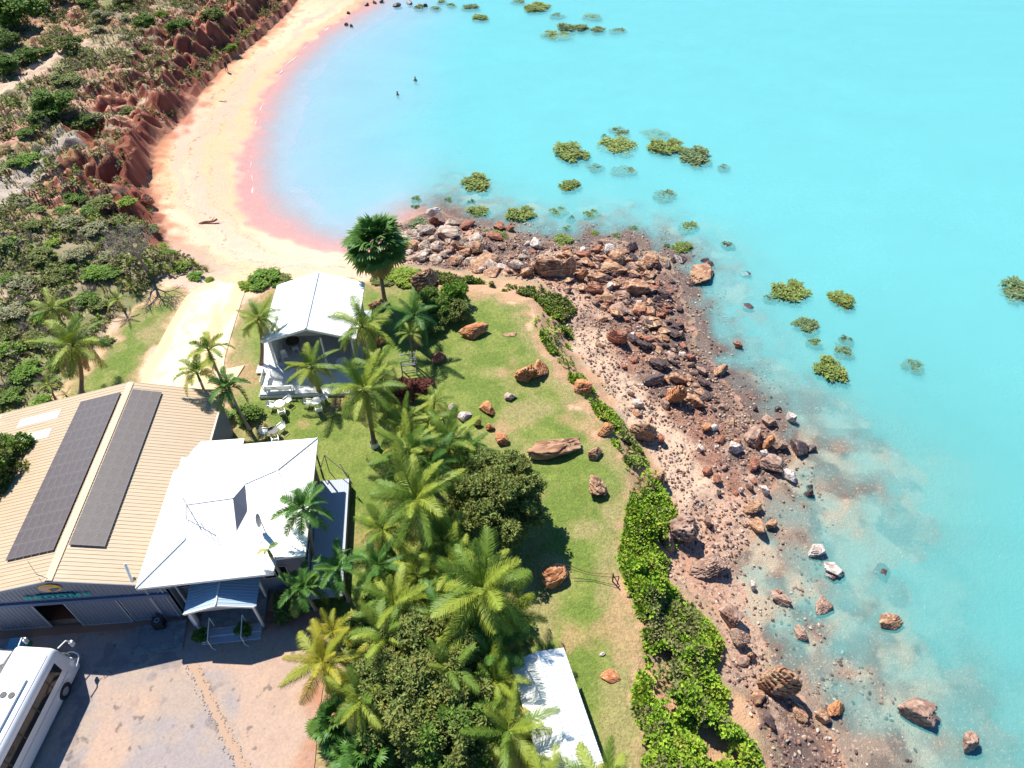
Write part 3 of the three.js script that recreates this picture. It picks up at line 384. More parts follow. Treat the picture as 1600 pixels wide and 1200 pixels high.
{ // entrance porch
  const p = thing('entrance_porch', 'small grey gabled entrance porch with posts on front of white house', 'porch', null, -21.73, 0, -20.32, 6.5 * RAD);
  const prm = mat(0.36, 0.47, 0.55, { roughness: 0.5 });
  const rr = (x0, x1) => ribbed(0, x1 - x0, 2.3, 0.3, 3.55, 1.05, 0.2, 0.02).translate(x0, 0, 0);
  part('roof_slope', rr(4.4, 6.55), prm, p); part('roof_slope', ribbed(0, -2.0, 2.3, 0.3, 3.55, 1.05, 0.2, 0.02).translate(4.4, 0, 0), prm, p);
  part('ridge_cap', bar([4.4, 3.58, 1.06], [4.4, 3.58, -1.25], 0.05), M.offw, p);
  for (const s of [-1, 1]) part('barge_board', box(2.1, 0.16, 0.05), M.offw, p, [4.4 + s * 1.02, 3.55 - 0.3 - 0.1, 1.08], [0, 0, -s * Math.atan(0.3)]);
  part('gable', faces([[[2.4, 2.85, 1.0], [6.45, 2.85, 1.0], [4.4, 3.48, 1.0]]]), M.wallGrey, p);
  for (const [x, z] of [[2.55, 0.85], [6.25, 0.85], [2.55, -1.0], [6.25, -1.0]]) part('post', bar([x, 0, z], [x, 2.95, z], 0.09, 10), M.offw, p);
  part('floor', box(3.9, 0.42, 2.4, 4.4, 0.21, -0.35), M.conc, p);
  for (let k = 0; k < 2; k++) part('step', box(3.5 - k * 0.0, 0.14 * (2 - k), 0.42, 4.45, 0.07 * (2 - k), 1.06 + k * 0.42), M.deckGrey, p);
  for (const x of [3.35, 5.3]) { const r = part('handrail', merge([bar([x, 0, 1.95], [x, 1.05, 1.95], 0.025), bar([x, 0.42, 0.7], [x, 1.45, 0.7], 0.025), bar([x, 1.05, 1.95], [x, 1.45, 0.7], 0.03), bar([x, 0.03, 1.95], [x + 0.25, 0.03, 2.1], 0.03)]), M.white, p); }
  part('door', box(1.1, 2.1, 0.06, 4.4, 1.5, -1.46), M.dark, p);
}
{ // side deck with boards, low and grey
  const d = thing('side_deck', 'raised grey board deck along the side of white roofed house', 'deck', null, -21.73, 0, -20.32, 6.5 * RAD);
  for (let k = 0; k < 14; k++) part('board', box(0.145, 0.04, 9.2), M.deckGrey, d, [9.12 + k * 0.152, 0.88 + ((k * 7) % 3) * 0.003, -4.75]);
  part('bearer', merge([box(2.1, 0.14, 0.1, 10.1, 0.78, -0.3), box(2.1, 0.14, 0.1, 10.1, 0.78, -4.7), box(2.1, 0.14, 0.1, 10.1, 0.78, -9.2)]), M.timber, d);
  part('skirt', box(0.05, 0.72, 9.1, 11.2, 0.44, -4.75), M.dark, d);
  for (const y of [0.4, 3.4, 6.4, 9.2]) part('post', box(0.1, 0.8, 0.1, 11.1, 0.4, -y), M.timber, d);
  part('handrail', merge([bar([9.3, 0.9, -9.6], [9.3, 1.9, -9.6], 0.03), bar([9.3, 1.9, -9.6], [9.5, 1.9, -10.9], 0.03), bar([10.3, 0.4, -11.2], [11.2, 0.1, -9.6], 0.03), bar([9.5, 1.9, -10.9], [11.3, 1.9, -8.9], 0.03), bar([11.3, 0.9, -8.9], [11.3, 1.9, -8.9], 0.03), bar([9.5, 0, -10.9], [9.5, 1.9, -10.9], 0.03)]), M.black, d);
}
{ // aerials and dish on the white roof
  const a = thing('television_aerial', 'thin television aerial with long boom on white house roof', 'aerial', null, -21.73, 0, -20.32, 6.5 * RAD);
  part('mast', bar([2.75, 5.6, -4.0], [2.75, 7.4, -4.0], 0.025), M.steel, a); part('boom', bar([2.0, 7.3, -4.5], [3.6, 7.3, -3.6], 0.02), M.steel, a);
  for (let k = 0; k < 6; k++) { const t = k / 5, x = lerp(2.0, 3.6, t), z = lerp(-4.5, -3.6, t); part('element', bar([x - 0.22, 7.32, z - 0.4], [x + 0.22, 7.32, z + 0.4], 0.012), M.steel, a); }
  part('stay', bar([2.7, 6.5, -4], [3.9, 5.35, -2.7], 0.01), M.steel, a);
  const d = thing('satellite_dish', 'dark round satellite dish on short mast on white house roof', 'dish', null, -21.73, 0, -20.32, 6.5 * RAD);
  const pr = []; for (let k = 0; k <= 8; k++) pr.push(new THREE.Vector2(k / 8 * 0.42, 0.1 * (k / 8) ** 2)); const g = new THREE.LatheGeometry(pr, 20); g.rotateZ(1.15); g.rotateY(0.5);
  part('reflector', g, mat(0.16, 0.16, 0.17), d, [7.0, 5.95, -2.9]); part('mast', bar([7.15, 4.8, -2.6], [7.05, 5.9, -2.85], 0.03), M.steel, d); part('feed_arm', bar([7.0, 5.7, -2.9], [6.4, 6.15, -2.7], 0.015), M.steel, d);
}
{ // pad, plant box, gas bottle
  const pad = single('concrete_pad', box(3.0, 0.12, 1.9), M.conc, 'pale concrete pad with inspection covers in front of shed wall', 'concrete pad'); pad.position.set(-21.6, 0.07, -19.4); pad.rotation.y = 9 * RAD;
  const cov = part('cover', box(1.9, 0.03, 1.0), mat(0.26, 0.24, 0.24), pad, [-0.1, 0.075, 0.05]); for (let k = 0; k < 8; k++) part('bolt', new THREE.CylinderGeometry(0.03, 0.03, 0.02, 8), M.black, cov, [-0.8 + (k % 4) * 0.53, 0.02, k < 4 ? -0.35 : 0.35]);
  const ac = thing('pump_unit', 'dark boxy pump unit with round outlet on concrete pad by shed door', 'pump', null, -21.75, 0.13, -20.15, 9 * RAD);
  part('casing', box(0.6, 0.7, 0.5, 0, 0.35, 0), M.black, ac); part('outlet', new THREE.TorusGeometry(0.13, 0.04, 8, 18).rotateX(Math.PI / 2), M.steel, ac, [0, 0.72, 0]); part('lid', box(0.64, 0.04, 0.54, 0, 0.72, 0), mat(0.05, 0.05, 0.055), ac);
  const gb = thing('gas_bottle', 'pale upright gas bottle beside the shed corner post', 'gas bottle', null, -19.6, 0.03, -20.35);
  const lp = [[0, 0], [0.2, 0.02], [0.22, 0.08], [0.22, 1.05], [0.18, 1.2], [0.08, 1.27], [0.07, 1.36], [0, 1.36]].map(q => new THREE.Vector2(...q)); part('cylinder', new THREE.LatheGeometry(lp, 18), M.offw, gb); part('collar', new THREE.TorusGeometry(0.1, 0.02, 6, 14).rotateX(Math.PI / 2), M.steel, gb, [0, 1.4, 0]);
  const tank = thing('utility_box', 'small blue and green lidded box by the shed wall', 'box', null, ...(p => [p[0], 0.03, p[1]])([-29.63,-18.66]), 0.1);
  part('body', box(0.9, 0.7, 0.8, 0, 0.35, 0), mat(0.02, 0.22, 0.13), tank); part('lid', box(0.95, 0.07, 0.85, -0.05, 0.74, 0), mat(0.12, 0.34, 0.5), tank);
}
{ // open fronted pavilion
  const p = thing('beach_pavilion', 'open fronted pavilion with plain white gable roof near the beach', 'pavilion', null, -16.54, 0, -43.24, 3 * RAD);
  const hw = 3.75, L = 7.4, rh = 4.6, eh = 3.35, wm = mat(0.92, 0.91, 0.88, { roughness: 0.6 });
  for (const s of [-1, 1]) part('roof_slope', ribbed(0, s * hw, L, (rh - eh) / hw, rh, 0.25, 0.76, 0.012), wm, p);
  part('ridge_cap', bar([0, rh + 0.02, 0.27], [0, rh + 0.02, -L + 0.25], 0.09, 6), wm, p);
  for (const s of [-1, 1]) { part('barge_board', box(Math.hypot(hw, rh - eh), 0.2, 0.06), M.offw, p, [s * hw / 2, (rh + eh) / 2 - 0.12, 0.26], [0, 0, -s * Math.atan((rh - eh) / hw)]); part('gutter', box(0.12, 0.14, L, s * (hw + 0.05), eh - 0.06, -L / 2 + 0.25), M.offw, p); }
  const gy = mat(0.33, 0.30, 0.27);
  part('wall', box(2 * hw - 0.7, eh - 0.2, 0.14, 0, (eh - 0.2) / 2, -L + 0.7), gy, p); part('wall', box(0.14, eh - 0.2, L - 1, hw - 0.4, (eh - 0.2) / 2, -L / 2 + 0.2), gy, p); part('wall', box(0.14, eh - 0.2, L - 1, -hw + 0.4, (eh - 0.2) / 2, -L / 2 + 0.2), M.white, p);
  part('gable', faces([[[-hw + 0.4, eh - 0.1, -L + 0.7], [hw - 0.4, eh - 0.1, -L + 0.7], [0, rh - 0.1, -L + 0.7]]]), gy, p);
  part('gable', faces([[[-hw + 0.5, eh - 0.05, -0.35], [hw - 0.5, eh - 0.05, -0.35], [0, rh - 0.12, -0.35]]]), mat(0.28, 0.26, 0.25), p);
  for (const x of [-hw + 0.4, hw - 0.4, 0.9]) part('post', box(0.12, eh, 0.12, x, eh / 2, 0), M.white, p);
  part('floor', box(8.1, 0.3, 7.2, 0, 0.15, -3.4), M.deckGrey, p);
  const dk = thing('front_terrace', 'pale stepped concrete terrace in front of white pavilion', 'terrace', null, -16.54, 0, -43.24, 3 * RAD);
  part('slab', box(8.3, 0.28, 3.2, 0, 0.14, 1.85), mat(0.70, 0.70, 0.68), dk); part('edge', box(4.8, 0.1, 0.35, -1.7, 0.34, 3.2), M.deckGrey, dk); part('side_path', box(0.9, 0.1, 7.5, -4.55, 0.1, -3.2), mat(0.78, 0.77, 0.74), dk);
}
function makeBench(x, z, turn, len) { const b = thing('slatted_bench', 'white slatted bench at the edge of pavilion terrace', 'bench', 'white benches on the terrace', x, 0.28, z, turn); for (let k = 0; k < 4; k++) part('slat', box(len, 0.03, 0.1), M.offw, b, [0, 0.45, -0.18 + k * 0.12]); for (let k = 0; k < 3; k++) part('backrest_slat', box(len, 0.1, 0.03), M.offw, b, [0, 0.58 + k * 0.13, 0.28]); for (const s of [-1, 1]) for (const q of [-0.16, 0.24]) part('leg', box(0.06, q > 0 ? 0.9 : 0.45, 0.06), M.offw, b, [s * (len / 2 - 0.08), q > 0 ? 0.45 : 0.225, q]); }
makeBench(-18.9, -40.15, 3 * RAD, 2.2); makeBench(-20.2, -41.2, -87 * RAD, 1.6);
{ // plastic garden chairs and tables
  const pl = mat(0.78, 0.79, 0.78, { roughness: 0.4 });
  function chair(label, group, x, y, z, turn) { const c = thing('garden_chair', label, 'chair', group, x, y, z, turn); part('seat', box(0.46, 0.04, 0.44, 0, 0.43, 0), pl, c); part('backrest', faces([[[-0.23, 0.43, -0.22], [0.23, 0.43, -0.22], [0.2, 0.85, -0.32], [-0.2, 0.85, -0.32]]]), pl, c); for (const s of [-1, 1]) { part('armrest', box(0.05, 0.03, 0.45, s * 0.25, 0.64, 0), pl, c); for (const q of [-0.2, 0.2]) part('leg', bar([s * 0.21, 0.43, q], [s * 0.26, 0, q * 1.25], 0.02), pl, c); } }
  function table(label, group, x, y, z, r = 0.5, m = pl) { const t = thing('garden_table', label, 'table', group, x, y, z); part('table_top', new THREE.CylinderGeometry(r, r, 0.04, 20), m, t, [0, 0.72, 0]); for (let k = 0; k < 4; k++) { const a = k * 1.571 + 0.6; part('leg', bar([0.35 * r * Math.cos(a), 0.7, 0.35 * r * Math.sin(a)], [0.75 * r * Math.cos(a), 0, 0.75 * r * Math.sin(a)], 0.022), m, t); } }
  const A = [[-18.46,-38.4,0.51],[-18.32,-35.58,0.5],[-15.59,-38.68,0.51]];
  const L = ['beside the terrace bench', 'on grass behind the white roof', 'beside the leaning palm trunk'];
  A.forEach(([x, z], k) => { table('round white garden table ' + L[k], 'white garden tables', x, 0, z, 0.42, k === 1 ? M.black : pl); for (const t of [0.4, 2.5, 4.6]) chair('white plastic garden chair ' + L[k], 'white garden chairs', x + 0.75 * Math.sin(t), 0, z + 0.75 * Math.cos(t), t + Math.PI); });
  chair('white chair inside the open pavilion', 'pavilion chairs', -19.3, 0.3, -43.9, 0.5); chair('white chair inside the open pavilion', 'pavilion chairs', -18.6, 0.3, -44.9, 2);
  table('dark round table inside the open pavilion', null, -18.9, 0.3, -45.5, 0.6, M.black); table('pale round table by the pavilion post', null, -14.2, 0.3, -42.9, 0.5);
}
{ // low shed with white roof among the palms
  const s = thing('low_white_shed', 'low open shed with white ribbed roof beside palms at lawn edge', 'shed', null, 1.44, 0, -17.11, 16 * RAD);
  const wm = mat(0.86, 0.86, 0.85, { roughness: 0.5 }), sl = 0.3;
  part('roof_slope', ribbed(0, 1.65, 7.6, sl, 2.8, 7.6, 0.28, 0.03), wm, s); part('roof_slope', ribbed(0, -1.55, 7.6, sl, 2.8, 7.6, 0.28, 0.03), wm, s);
  part('ridge_cap', bar([0, 2.83, -0.02], [0, 2.83, 7.6], 0.1, 8), wm, s);
  part('wall', box(0.1, 2.1, 7.2, -1.4, 1.05, 3.8), mat(0.3, 0.12, 0.07), s);
  part('wall', box(2.8, 2.1, 0.1, 0, 1.05, 0.25), M.wallGrey, s);
  for (const z of [0.4, 2.6, 4.8, 7]) { part('post', box(0.1, 2.3, 0.1, 1.5, 1.15, z), M.timber, s); }
  part('rail', merge([box(0.05, 0.08, 7, 1.52, 0.95, 3.8), box(0.05, 0.08, 7, 1.52, 0.5, 3.8)]), M.timber, s);
  part('floor', box(3, 0.1, 7.4, 0, 0.05, 3.8), M.conc, s);
}
{ // the bus, nose towards the shed
  const b = thing('coach', 'white coach with dark side windows and roof air conditioner parked by shed', 'coach', null, -27.1, 0.03, -13.2, -3.5 * RAD);
  const W = 2.45, L = 9.2, top = 3.15, sh = new THREE.Shape(); // cross-section with rounded shoulders, extruded along z
  const hx = W / 2; sh.moveTo(-hx, 0.35); sh.lineTo(-hx, 2.75); sh.quadraticCurveTo(-hx, top, -hx + 0.35, top); sh.lineTo(hx - 0.35, top); sh.quadraticCurveTo(hx, top, hx, 2.75); sh.lineTo(hx, 0.35); sh.closePath();
  const white = new THREE.MeshPhysicalMaterial({ color: lin(0.80, 0.80, 0.79), roughness: 0.35, clearcoat: 0.5, clearcoatRoughness: 0.1, side: THREE.DoubleSide });
  const g = new THREE.ExtrudeGeometry(sh, { depth: L - 0.5, bevelEnabled: true, bevelSize: 0.12, bevelThickness: 0.25, bevelSegments: 4, curveSegments: 8 }); g.scale(0.91, 0.98, 1); g.translate(0, 0, -L / 2 + 0.25);
  // nose slopes back towards the roof
  { const p = g.attributes.position; for (let i = 0; i < p.count; i++) { const z = p.getZ(i), y = p.getY(i); if (z < -L / 2 + 0.6) p.setZ(i, z + 0.35 * sstep(1.2, 3.1, y)); } g.computeVertexNormals(); }
  part('body', g, white, b);
  for (const s of [-1, 1]) { part('side_glass', box(0.03, 0.95, 7.6, s * (hx + 0.012), 2.15, 0.2), M.glass, b); for (let k = 0; k < 5; k++) part('window_bar', box(0.035, 0.95, 0.07, s * (hx + 0.018), 2.15, -2.6 + k * 1.35), M.black, b); part('stripe', box(0.02, 0.05, 8, s * (hx + 0.012), 1.1, 0.2), mat(0.5, 0.5, 0.52), b); part('roof_rail', box(0.07, 0.05, 8.2, s * (hx - 0.28), top + 0.03, 0.3), white, b); }
  part('windscreen', faces([[[-1.05, 1.35, -4.62], [1.05, 1.35, -4.62], [1.0, 2.7, -4.4], [-1.0, 2.7, -4.4]]]), M.glass, b);
  const ac = part('roof_unit', new THREE.BoxGeometry(1.5, 0.2, 3.6, 1, 1, 1), white, b, [-0.1, top + 0.12, -0.6]);
  for (const x of [-0.55, -0.1, 0.35]) { const f = part('fan', new THREE.CylinderGeometry(0.17, 0.17, 0.04, 18), mat(0.12, 0.12, 0.12), ac, [x + 0.1, 0.12, -0.9]); }
  for (const x of [-0.35, 0.3]) part('vent_grille', box(0.55, 0.02, 0.5, x, 0.11, -1.42), mat(0.5, 0.5, 0.48), ac);
  part('roof_hatch', box(0.6, 0.06, 0.6, 0.1, top + 0.03, 2.6), M.black, b);
  for (const s of [-1, 1]) { part('mirror', merge([bar([s * 1.15, 2.85, -4.35], [s * 1.3, 2.75, -4.85], 0.04), bar([s * 1.3, 2.75, -4.85], [s * 1.36, 2.4, -4.95], 0.04), box(0.12, 0.42, 0.22, s * 1.38, 2.2, -4.95)]), white, b);
    for (const z of [-2.9, 2.4]) { const w = part('wheel', new THREE.CylinderGeometry(0.48, 0.48, 0.3, 24).rotateZ(Math.PI / 2), M.rubber, b, [s * (hx - 0.1), 0.48, z]); part('rim', new THREE.CylinderGeometry(0.27, 0.24, 0.05, 18).rotateZ(Math.PI / 2), M.steel, w, [s * 0.15, 0, 0]); part('wheel_arch', new THREE.TorusGeometry(0.56, 0.05, 6, 18, Math.PI).rotateY(Math.PI / 2), white, b, [s * (hx + 0.01), 0.48, z]); }
    part('headlight', box(0.35, 0.2, 0.06, s * 0.8, 0.9, -4.62), M.skylight, b); }
  part('bumper', box(2.2, 0.3, 0.2, 0, 0.55, -4.62), mat(0.55, 0.55, 0.55), b);
  part('bumper_bar', new THREE.TubeGeometry(new THREE.CatmullRomCurve3([[0.3, 1.1, -4.65], [0.9, 1.15, -4.9], [1.35, 1.05, -4.75], [1.4, 0.8, -4.2]].map(q => new THREE.Vector3(...q))), 16, 0.04, 6), white, b);
  // a white van beyond it, cut by the picture's edge, yellow on its roof
  const v = thing('white_van', 'white van with yellow roof panel parked beyond the coach', 'van', null, -30.4, 0.03, -15.6, -3 * RAD);
  const vs = new THREE.Shape(); vs.moveTo(-2.6, 0.4); vs.lineTo(-2.6, 1.0); vs.quadraticCurveTo(-2.4, 1.25, -1.7, 1.3); vs.lineTo(-1.0, 2.05); vs.lineTo(2.5, 2.1); vs.quadraticCurveTo(2.65, 2.05, 2.65, 1.8); vs.lineTo(2.65, 0.4); vs.closePath();
  const vg = new THREE.ExtrudeGeometry(vs, { depth: 1.6, bevelEnabled: true, bevelSize: 0.08, bevelThickness: 0.1, bevelSegments: 3 }); vg.translate(0, 0, -0.8); vg.rotateY(-Math.PI / 2);
  part('body', vg, white, v); part('windscreen', faces([[[-0.78, 1.38, -1.73], [0.78, 1.38, -1.73], [0.7, 2.0, -1.1], [-0.7, 2.0, -1.1]]]), M.glass, v); part('roof_panel', box(1.2, 0.04, 1.0, 0.1, 2.2, 0.4), M.yellow, v);
  for (const s of [-1, 1]) for (const z of [-1.6, 1.6]) { const w = part('wheel', new THREE.CylinderGeometry(0.34, 0.34, 0.22, 20).rotateZ(Math.PI / 2), M.rubber, v, [s * 0.82, 0.34, z]); part('rim', new THREE.CylinderGeometry(0.2, 0.2, 0.03, 14).rotateZ(Math.PI / 2), M.steel, w, [s * 0.11, 0, 0]); }
}

// ================================================================ rocks: weathered sandstone, faceted by joints and grooved along its beds
const RP = {
  orange: [[0.52, 0.235, 0.10], [0.38, 0.13, 0.05], [0.62, 0.37, 0.20]], pale: [[0.47, 0.37, 0.29], [0.31, 0.20, 0.14], [0.62, 0.55, 0.48]], tan: [[0.44, 0.25, 0.14], [0.26, 0.12, 0.07], [0.60, 0.43, 0.28]], red: [[0.36, 0.14, 0.08], [0.22, 0.08, 0.05], [0.46, 0.25, 0.17]], dark: [[0.10, 0.065, 0.06], [0.06, 0.04, 0.04], [0.17, 0.11, 0.095]], pink: [[0.38, 0.245, 0.175], [0.24, 0.135, 0.10], [0.50, 0.37, 0.29]], white: [[0.62, 0.56, 0.50], [0.40, 0.28, 0.22], [0.72, 0.68, 0.63]] };
function rockGeo(seed, detail, pal, o = {}) { // unit rock, base near y = -0.5 of its height
  const r = rng(seed * 7919 + 13), g = mergeVertices(new THREE.IcosahedronGeometry(1, detail).deleteAttribute('normal').deleteAttribute('uv'), 1e-4), p = g.attributes.position, n = p.count, cuts = [];
  const nc = (o.cuts ?? 9) + 4; for (let k = 0; k < nc; k++) { const v = new THREE.Vector3(r() * 2 - 1, (r() * 2 - 1) * 0.8, r() * 2 - 1).normalize(); cuts.push([v, 0.42 + 0.36 * r()]); }
  if (o.flat) cuts.push([new THREE.Vector3(0.25 * (r() - 0.5), 1, 0.25 * (r() - 0.5)).normalize(), 0.45 + 0.15 * r()]);
  const col = new Float32Array(n * 3), C3 = RP[pal], st = o.strata ?? 0.07, tilt = new THREE.Vector3((r() - 0.5) * 0.9, 1, (r() - 0.5) * 0.9).normalize(), fq = 5 + 4 * r(), ox = r() * 90, oy = r() * 90, v = new THREE.Vector3();
  for (let i = 0; i < n; i++) {
    v.fromBufferAttribute(p, i).normalize(); let R = 1;
    for (const [c, d] of cuts) { const t = v.dot(c); if (t > 0.05) R = Math.min(R, d / t); }
    const q = fb3(v.x * 1.7 + ox, v.y * 1.7 + oy, v.z * 1.7, 4), q2 = fb3(v.x * 5 + oy, v.y * 5, v.z * 5 + ox, 3);
    R *= 0.9 + (o.rough ?? 1) * (0.2 * q + 0.14 * (q2 - 0.5)) + 0.05 * (v3(v.x * 16 + ox, v.y * 16, v.z * 16) - 0.5);
    const b = v.dot(tilt) * R * fq + 1.6 * q, bed = b - Math.floor(b); R *= 1 - st * (bed < 0.22 ? 1 : 0) * (0.4 + q2) * 1.6;
    p.setXYZ(i, v.x * R, v.y * R, v.z * R);
    const a = sstep(0.4, 0.62, fb3(v.x * 2.6 + oy, v.y * 2.6 + ox, v.z * 2.6, 3)), w = 0.85 * sstep(0.56, 0.72, fb3(v.x * 4 + ox, v.y * 4, v.z * 4 + oy, 3)), s = bed < 0.22 ? 0.72 : 1, f = (0.86 + 0.28 * v3(v.x * 14, v.y * 14, v.z * 14)) * s;
    for (let k = 0; k < 3; k++) col[3 * i + k] = lerp(lerp(C3[0][k], C3[1][k], a), C3[2][k], w) * f;
  }
  g.setAttribute('color', new THREE.BufferAttribute(col, 3)); g.computeVertexNormals();
  // keep hard edges where joints meet
  g.computeBoundingBox(); const bb = g.boundingBox, sz = bb.getSize(new THREE.Vector3()); g.translate(-(bb.min.x + bb.max.x) / 2, -bb.min.y, -(bb.min.z + bb.max.z) / 2); g.scale(1 / sz.x, 1 / sz.y, 1 / sz.z); g.computeVertexNormals(); return g;
}
const rockMat = new THREE.MeshStandardMaterial({ vertexColors: true, roughness: 0.95, side: THREE.DoubleSide });
const wetMat = new THREE.MeshStandardMaterial({ vertexColors: true, roughness: 0.45, side: THREE.DoubleSide });
let rockSeed = 1;
function rock(name, label, group, x, z, w, hgtM, depth, pal, turn = 0, o = {}) {
  const y = (o.y ?? ground(x, z)) - (o.sink ?? 0.2) * hgtM, g = rockGeo(o.seed ?? rockSeed++, o.detail ?? 11, pal, o), m = single(name, g, pal === 'dark' ? wetMat : rockMat, label, 'rock', group);
  m.position.set(x, y, z); m.scale.set(w, hgtM, depth); m.rotation.y = turn; if (o.lean) m.rotation.z = o.lean; return m;
}
// stones standing on the lawn: x, z, width, label, height, depth, palette, turn, options
for (const q of [[-3.37,-47.51,2.74,'wedge-shaped orange boulder alone on the open lawn',1.2,1.3,'orange',0.4,{}],[-6.32,-44.2,1.65,'dark red boulder in the palm shade on the lawn',0.9,1.1,'red',0.9,{}],[0.97,-42.18,1.72,'taller orange double-lobed boulder on lawn near the creeper bank',1.7,1.4,'orange',0.2,{strata:0.16}],[2.32,-42.48,1.83,'squat orange boulder joined beside the double-lobed one on lawn',1.3,1.3,'orange',1.1,{strata:0.16}],[-0.16,-39.74,1.04,'small pale rounded stone on the lawn beyond the split boulder',0.6,0.8,'pale',0,{}],[-2,-38.33,1.54,'split orange boulder in the line of stones on the lawn',0.9,1.0,'orange',2.1,{}],[-1.7,-36.43,0.75,'small upright orange stone between two larger lawn stones',0.7,0.6,'orange',0,{}],[-0.74,-35.2,1.23,'rounded flat-topped orange stone at the end of the stone line',0.8,1.1,'orange',1.4,{flat:1}],[-2.72,-36.83,0.7,'dark narrow stone half hidden by palm fronds',0.9,0.5,'red',0,{}],[-4.78,-38.54,0.77,'pale cream stone peeking out by the palm fronds',0.7,0.6,'white',0,{}],[-3.76,-37.71,1.22,'pale cream larger stone edging the palm bed',0.7,0.9,'white',0.8,{}],[3.16,-34.12,4.27,'long pale-topped sandstone slab lying on the lawn',1.15,1.75,'tan',0.16,{flat:1,strata:0.1}],[6.28,-33.75,1.35,'small cone-shaped tan stone beside the long slab',0.95,0.9,'tan',0.5,{}],[6.07,-30.56,1.85,'rounded dome-like tan boulder on the open grass',1.5,1.55,'tan',1.9,{strata:0.1}],[2.76,-23.54,1.93,'angular orange boulder holding the rope fence end',1.35,1.6,'orange',0.3,{}],[5.93,-41.05,2.12,'broad orange boulder on the lawn edge above the shore',1.5,1.5,'orange',1.2,{}],[7.28,-36.1,1.49,'two-toned orange stone on bare soil at lawn edge',0.9,0.9,'orange',0.6,{}],[5.79,-17.1,0.91,'low flat orange stone on worn grass near low white shed',0.22,1.2,'orange',1.5,{sink:0.3}],[5.45,-18.41,0.43,'tiny pale stone on the worn grass',0.2,0.3,'white',0,{}],[-0.23,-47.43,1.37,'low flat buff stone on bare patch of lawn',0.12,0.6,'tan',0,{sink:0.3}],[-8.26,-54.75,3.33,'large craggy orange boulder behind the green hedge',1.9,1.9,'tan',0.8,{strata:0.13,seed:231,flat:1}],[-12.48,-51.27,1.78,'pale buff boulder behind the white pavilion',1.1,1.1,'tan',0.1,{}],[-11.65,-46.32,1.24,'orange boulder below the palm beside the pavilion',0.8,0.9,'orange',0.1,{}],[-6.99,-55.97,0.56,'small buff stone by the hedge gap',0.3,0.4,'tan',0.1,{}]]) { const [x, z, w, label, h, d, pal, t, o] = q; rock('lawn_boulder', label, null, x, z, w, h, d, pal, t, { detail: 15, ...o }); }
// named outcrops on the shore
for (const q of [[16.03,-17.56,2.45,'tall leaning layered tan rock stack above the shallows',3.3,1.5,'tan',-0.5,{strata:0.2,lean:-0.25,cuts:5}],[13.81,-41.61,1.86,'standing orange rock pillar with long shadow on dark rubble',2.6,1.4,'orange',0.3,{strata:0.14}],[10.46,-37.26,2.5,'upright tan slab with pale top at the bank foot',2.4,1.3,'tan',-0.2,{}],[11.28,-32.53,1.08,'brown jagged rock poking out of the green creeper',1.8,1.0,'tan',0.6,{}],[9.75,-48.95,2.02,'tilted dark-sided rock throwing a sharp shadow on sand',1.9,1.3,'red',-0.4,{flat:1}],[12.24,-27.99,2.4,'broad pale-capped overhanging rock below green creeper',2.1,1.9,'pink',0.1,{flat:1,strata:0.1}],[11.03,-27.04,1,'pale rounded rock under the overhanging rock',1.6,1.2,'pink',0.8,{}],[13.7,-25.52,3.21,'long cracked layered outcrop running towards the water',1.3,1.5,'pink',0.35,{strata:0.16,cuts:6}],[14.42,-21.83,1.61,'rounded pale boulder at end of the creeper bank',2.0,1.9,'pink',0.1,{}],[14.49,-20.26,0.99,'dark cracked boulder under the rounded pale boulder',1.5,1.3,'pink',0.6,{}],[4.03,-59.47,4.23,'massive tan rock wall with shadowed undercut face by shore',2.6,1.7,'tan',-0.1,{strata:0.12}],[5.8,-59.25,1.71,'tall narrow tan rock joined to the rock wall',3.0,1.2,'tan',0.3,{}],[1.51,-59.03,1.71,'knobbly tan rock at foot of the rock wall',1.4,1.3,'tan',0.9,{}],[7.08,-58.6,1.18,'upright orange rock beside the rock wall',1.7,0.9,'orange',0.1,{}],[12.37,-43.85,2.02,'large flat purple-brown rock on the rubble',0.9,1.4,'dark',0.2,{flat:1}],[18.63,-45.62,1.61,'pale layered rock lying at the edge of the shallows',1.0,0.9,'tan',0.5,{strata:0.14}],[-8.9,-70.33,1.9,'pale weathered rock perched on the tip of the headland',1.2,1.1,'white',0.2,{y:-2.1}],[-8.84,-69.53,1.16,'dark pedestal rock under the perched pale rock',1.3,0.9,'red',0.2,{}]]) { const [x, z, w, label, h, d, pal, t, o] = q; rock('shore_outcrop', label, null, x, z, w, h, d, pal, t, { detail: 15, ...o }); }
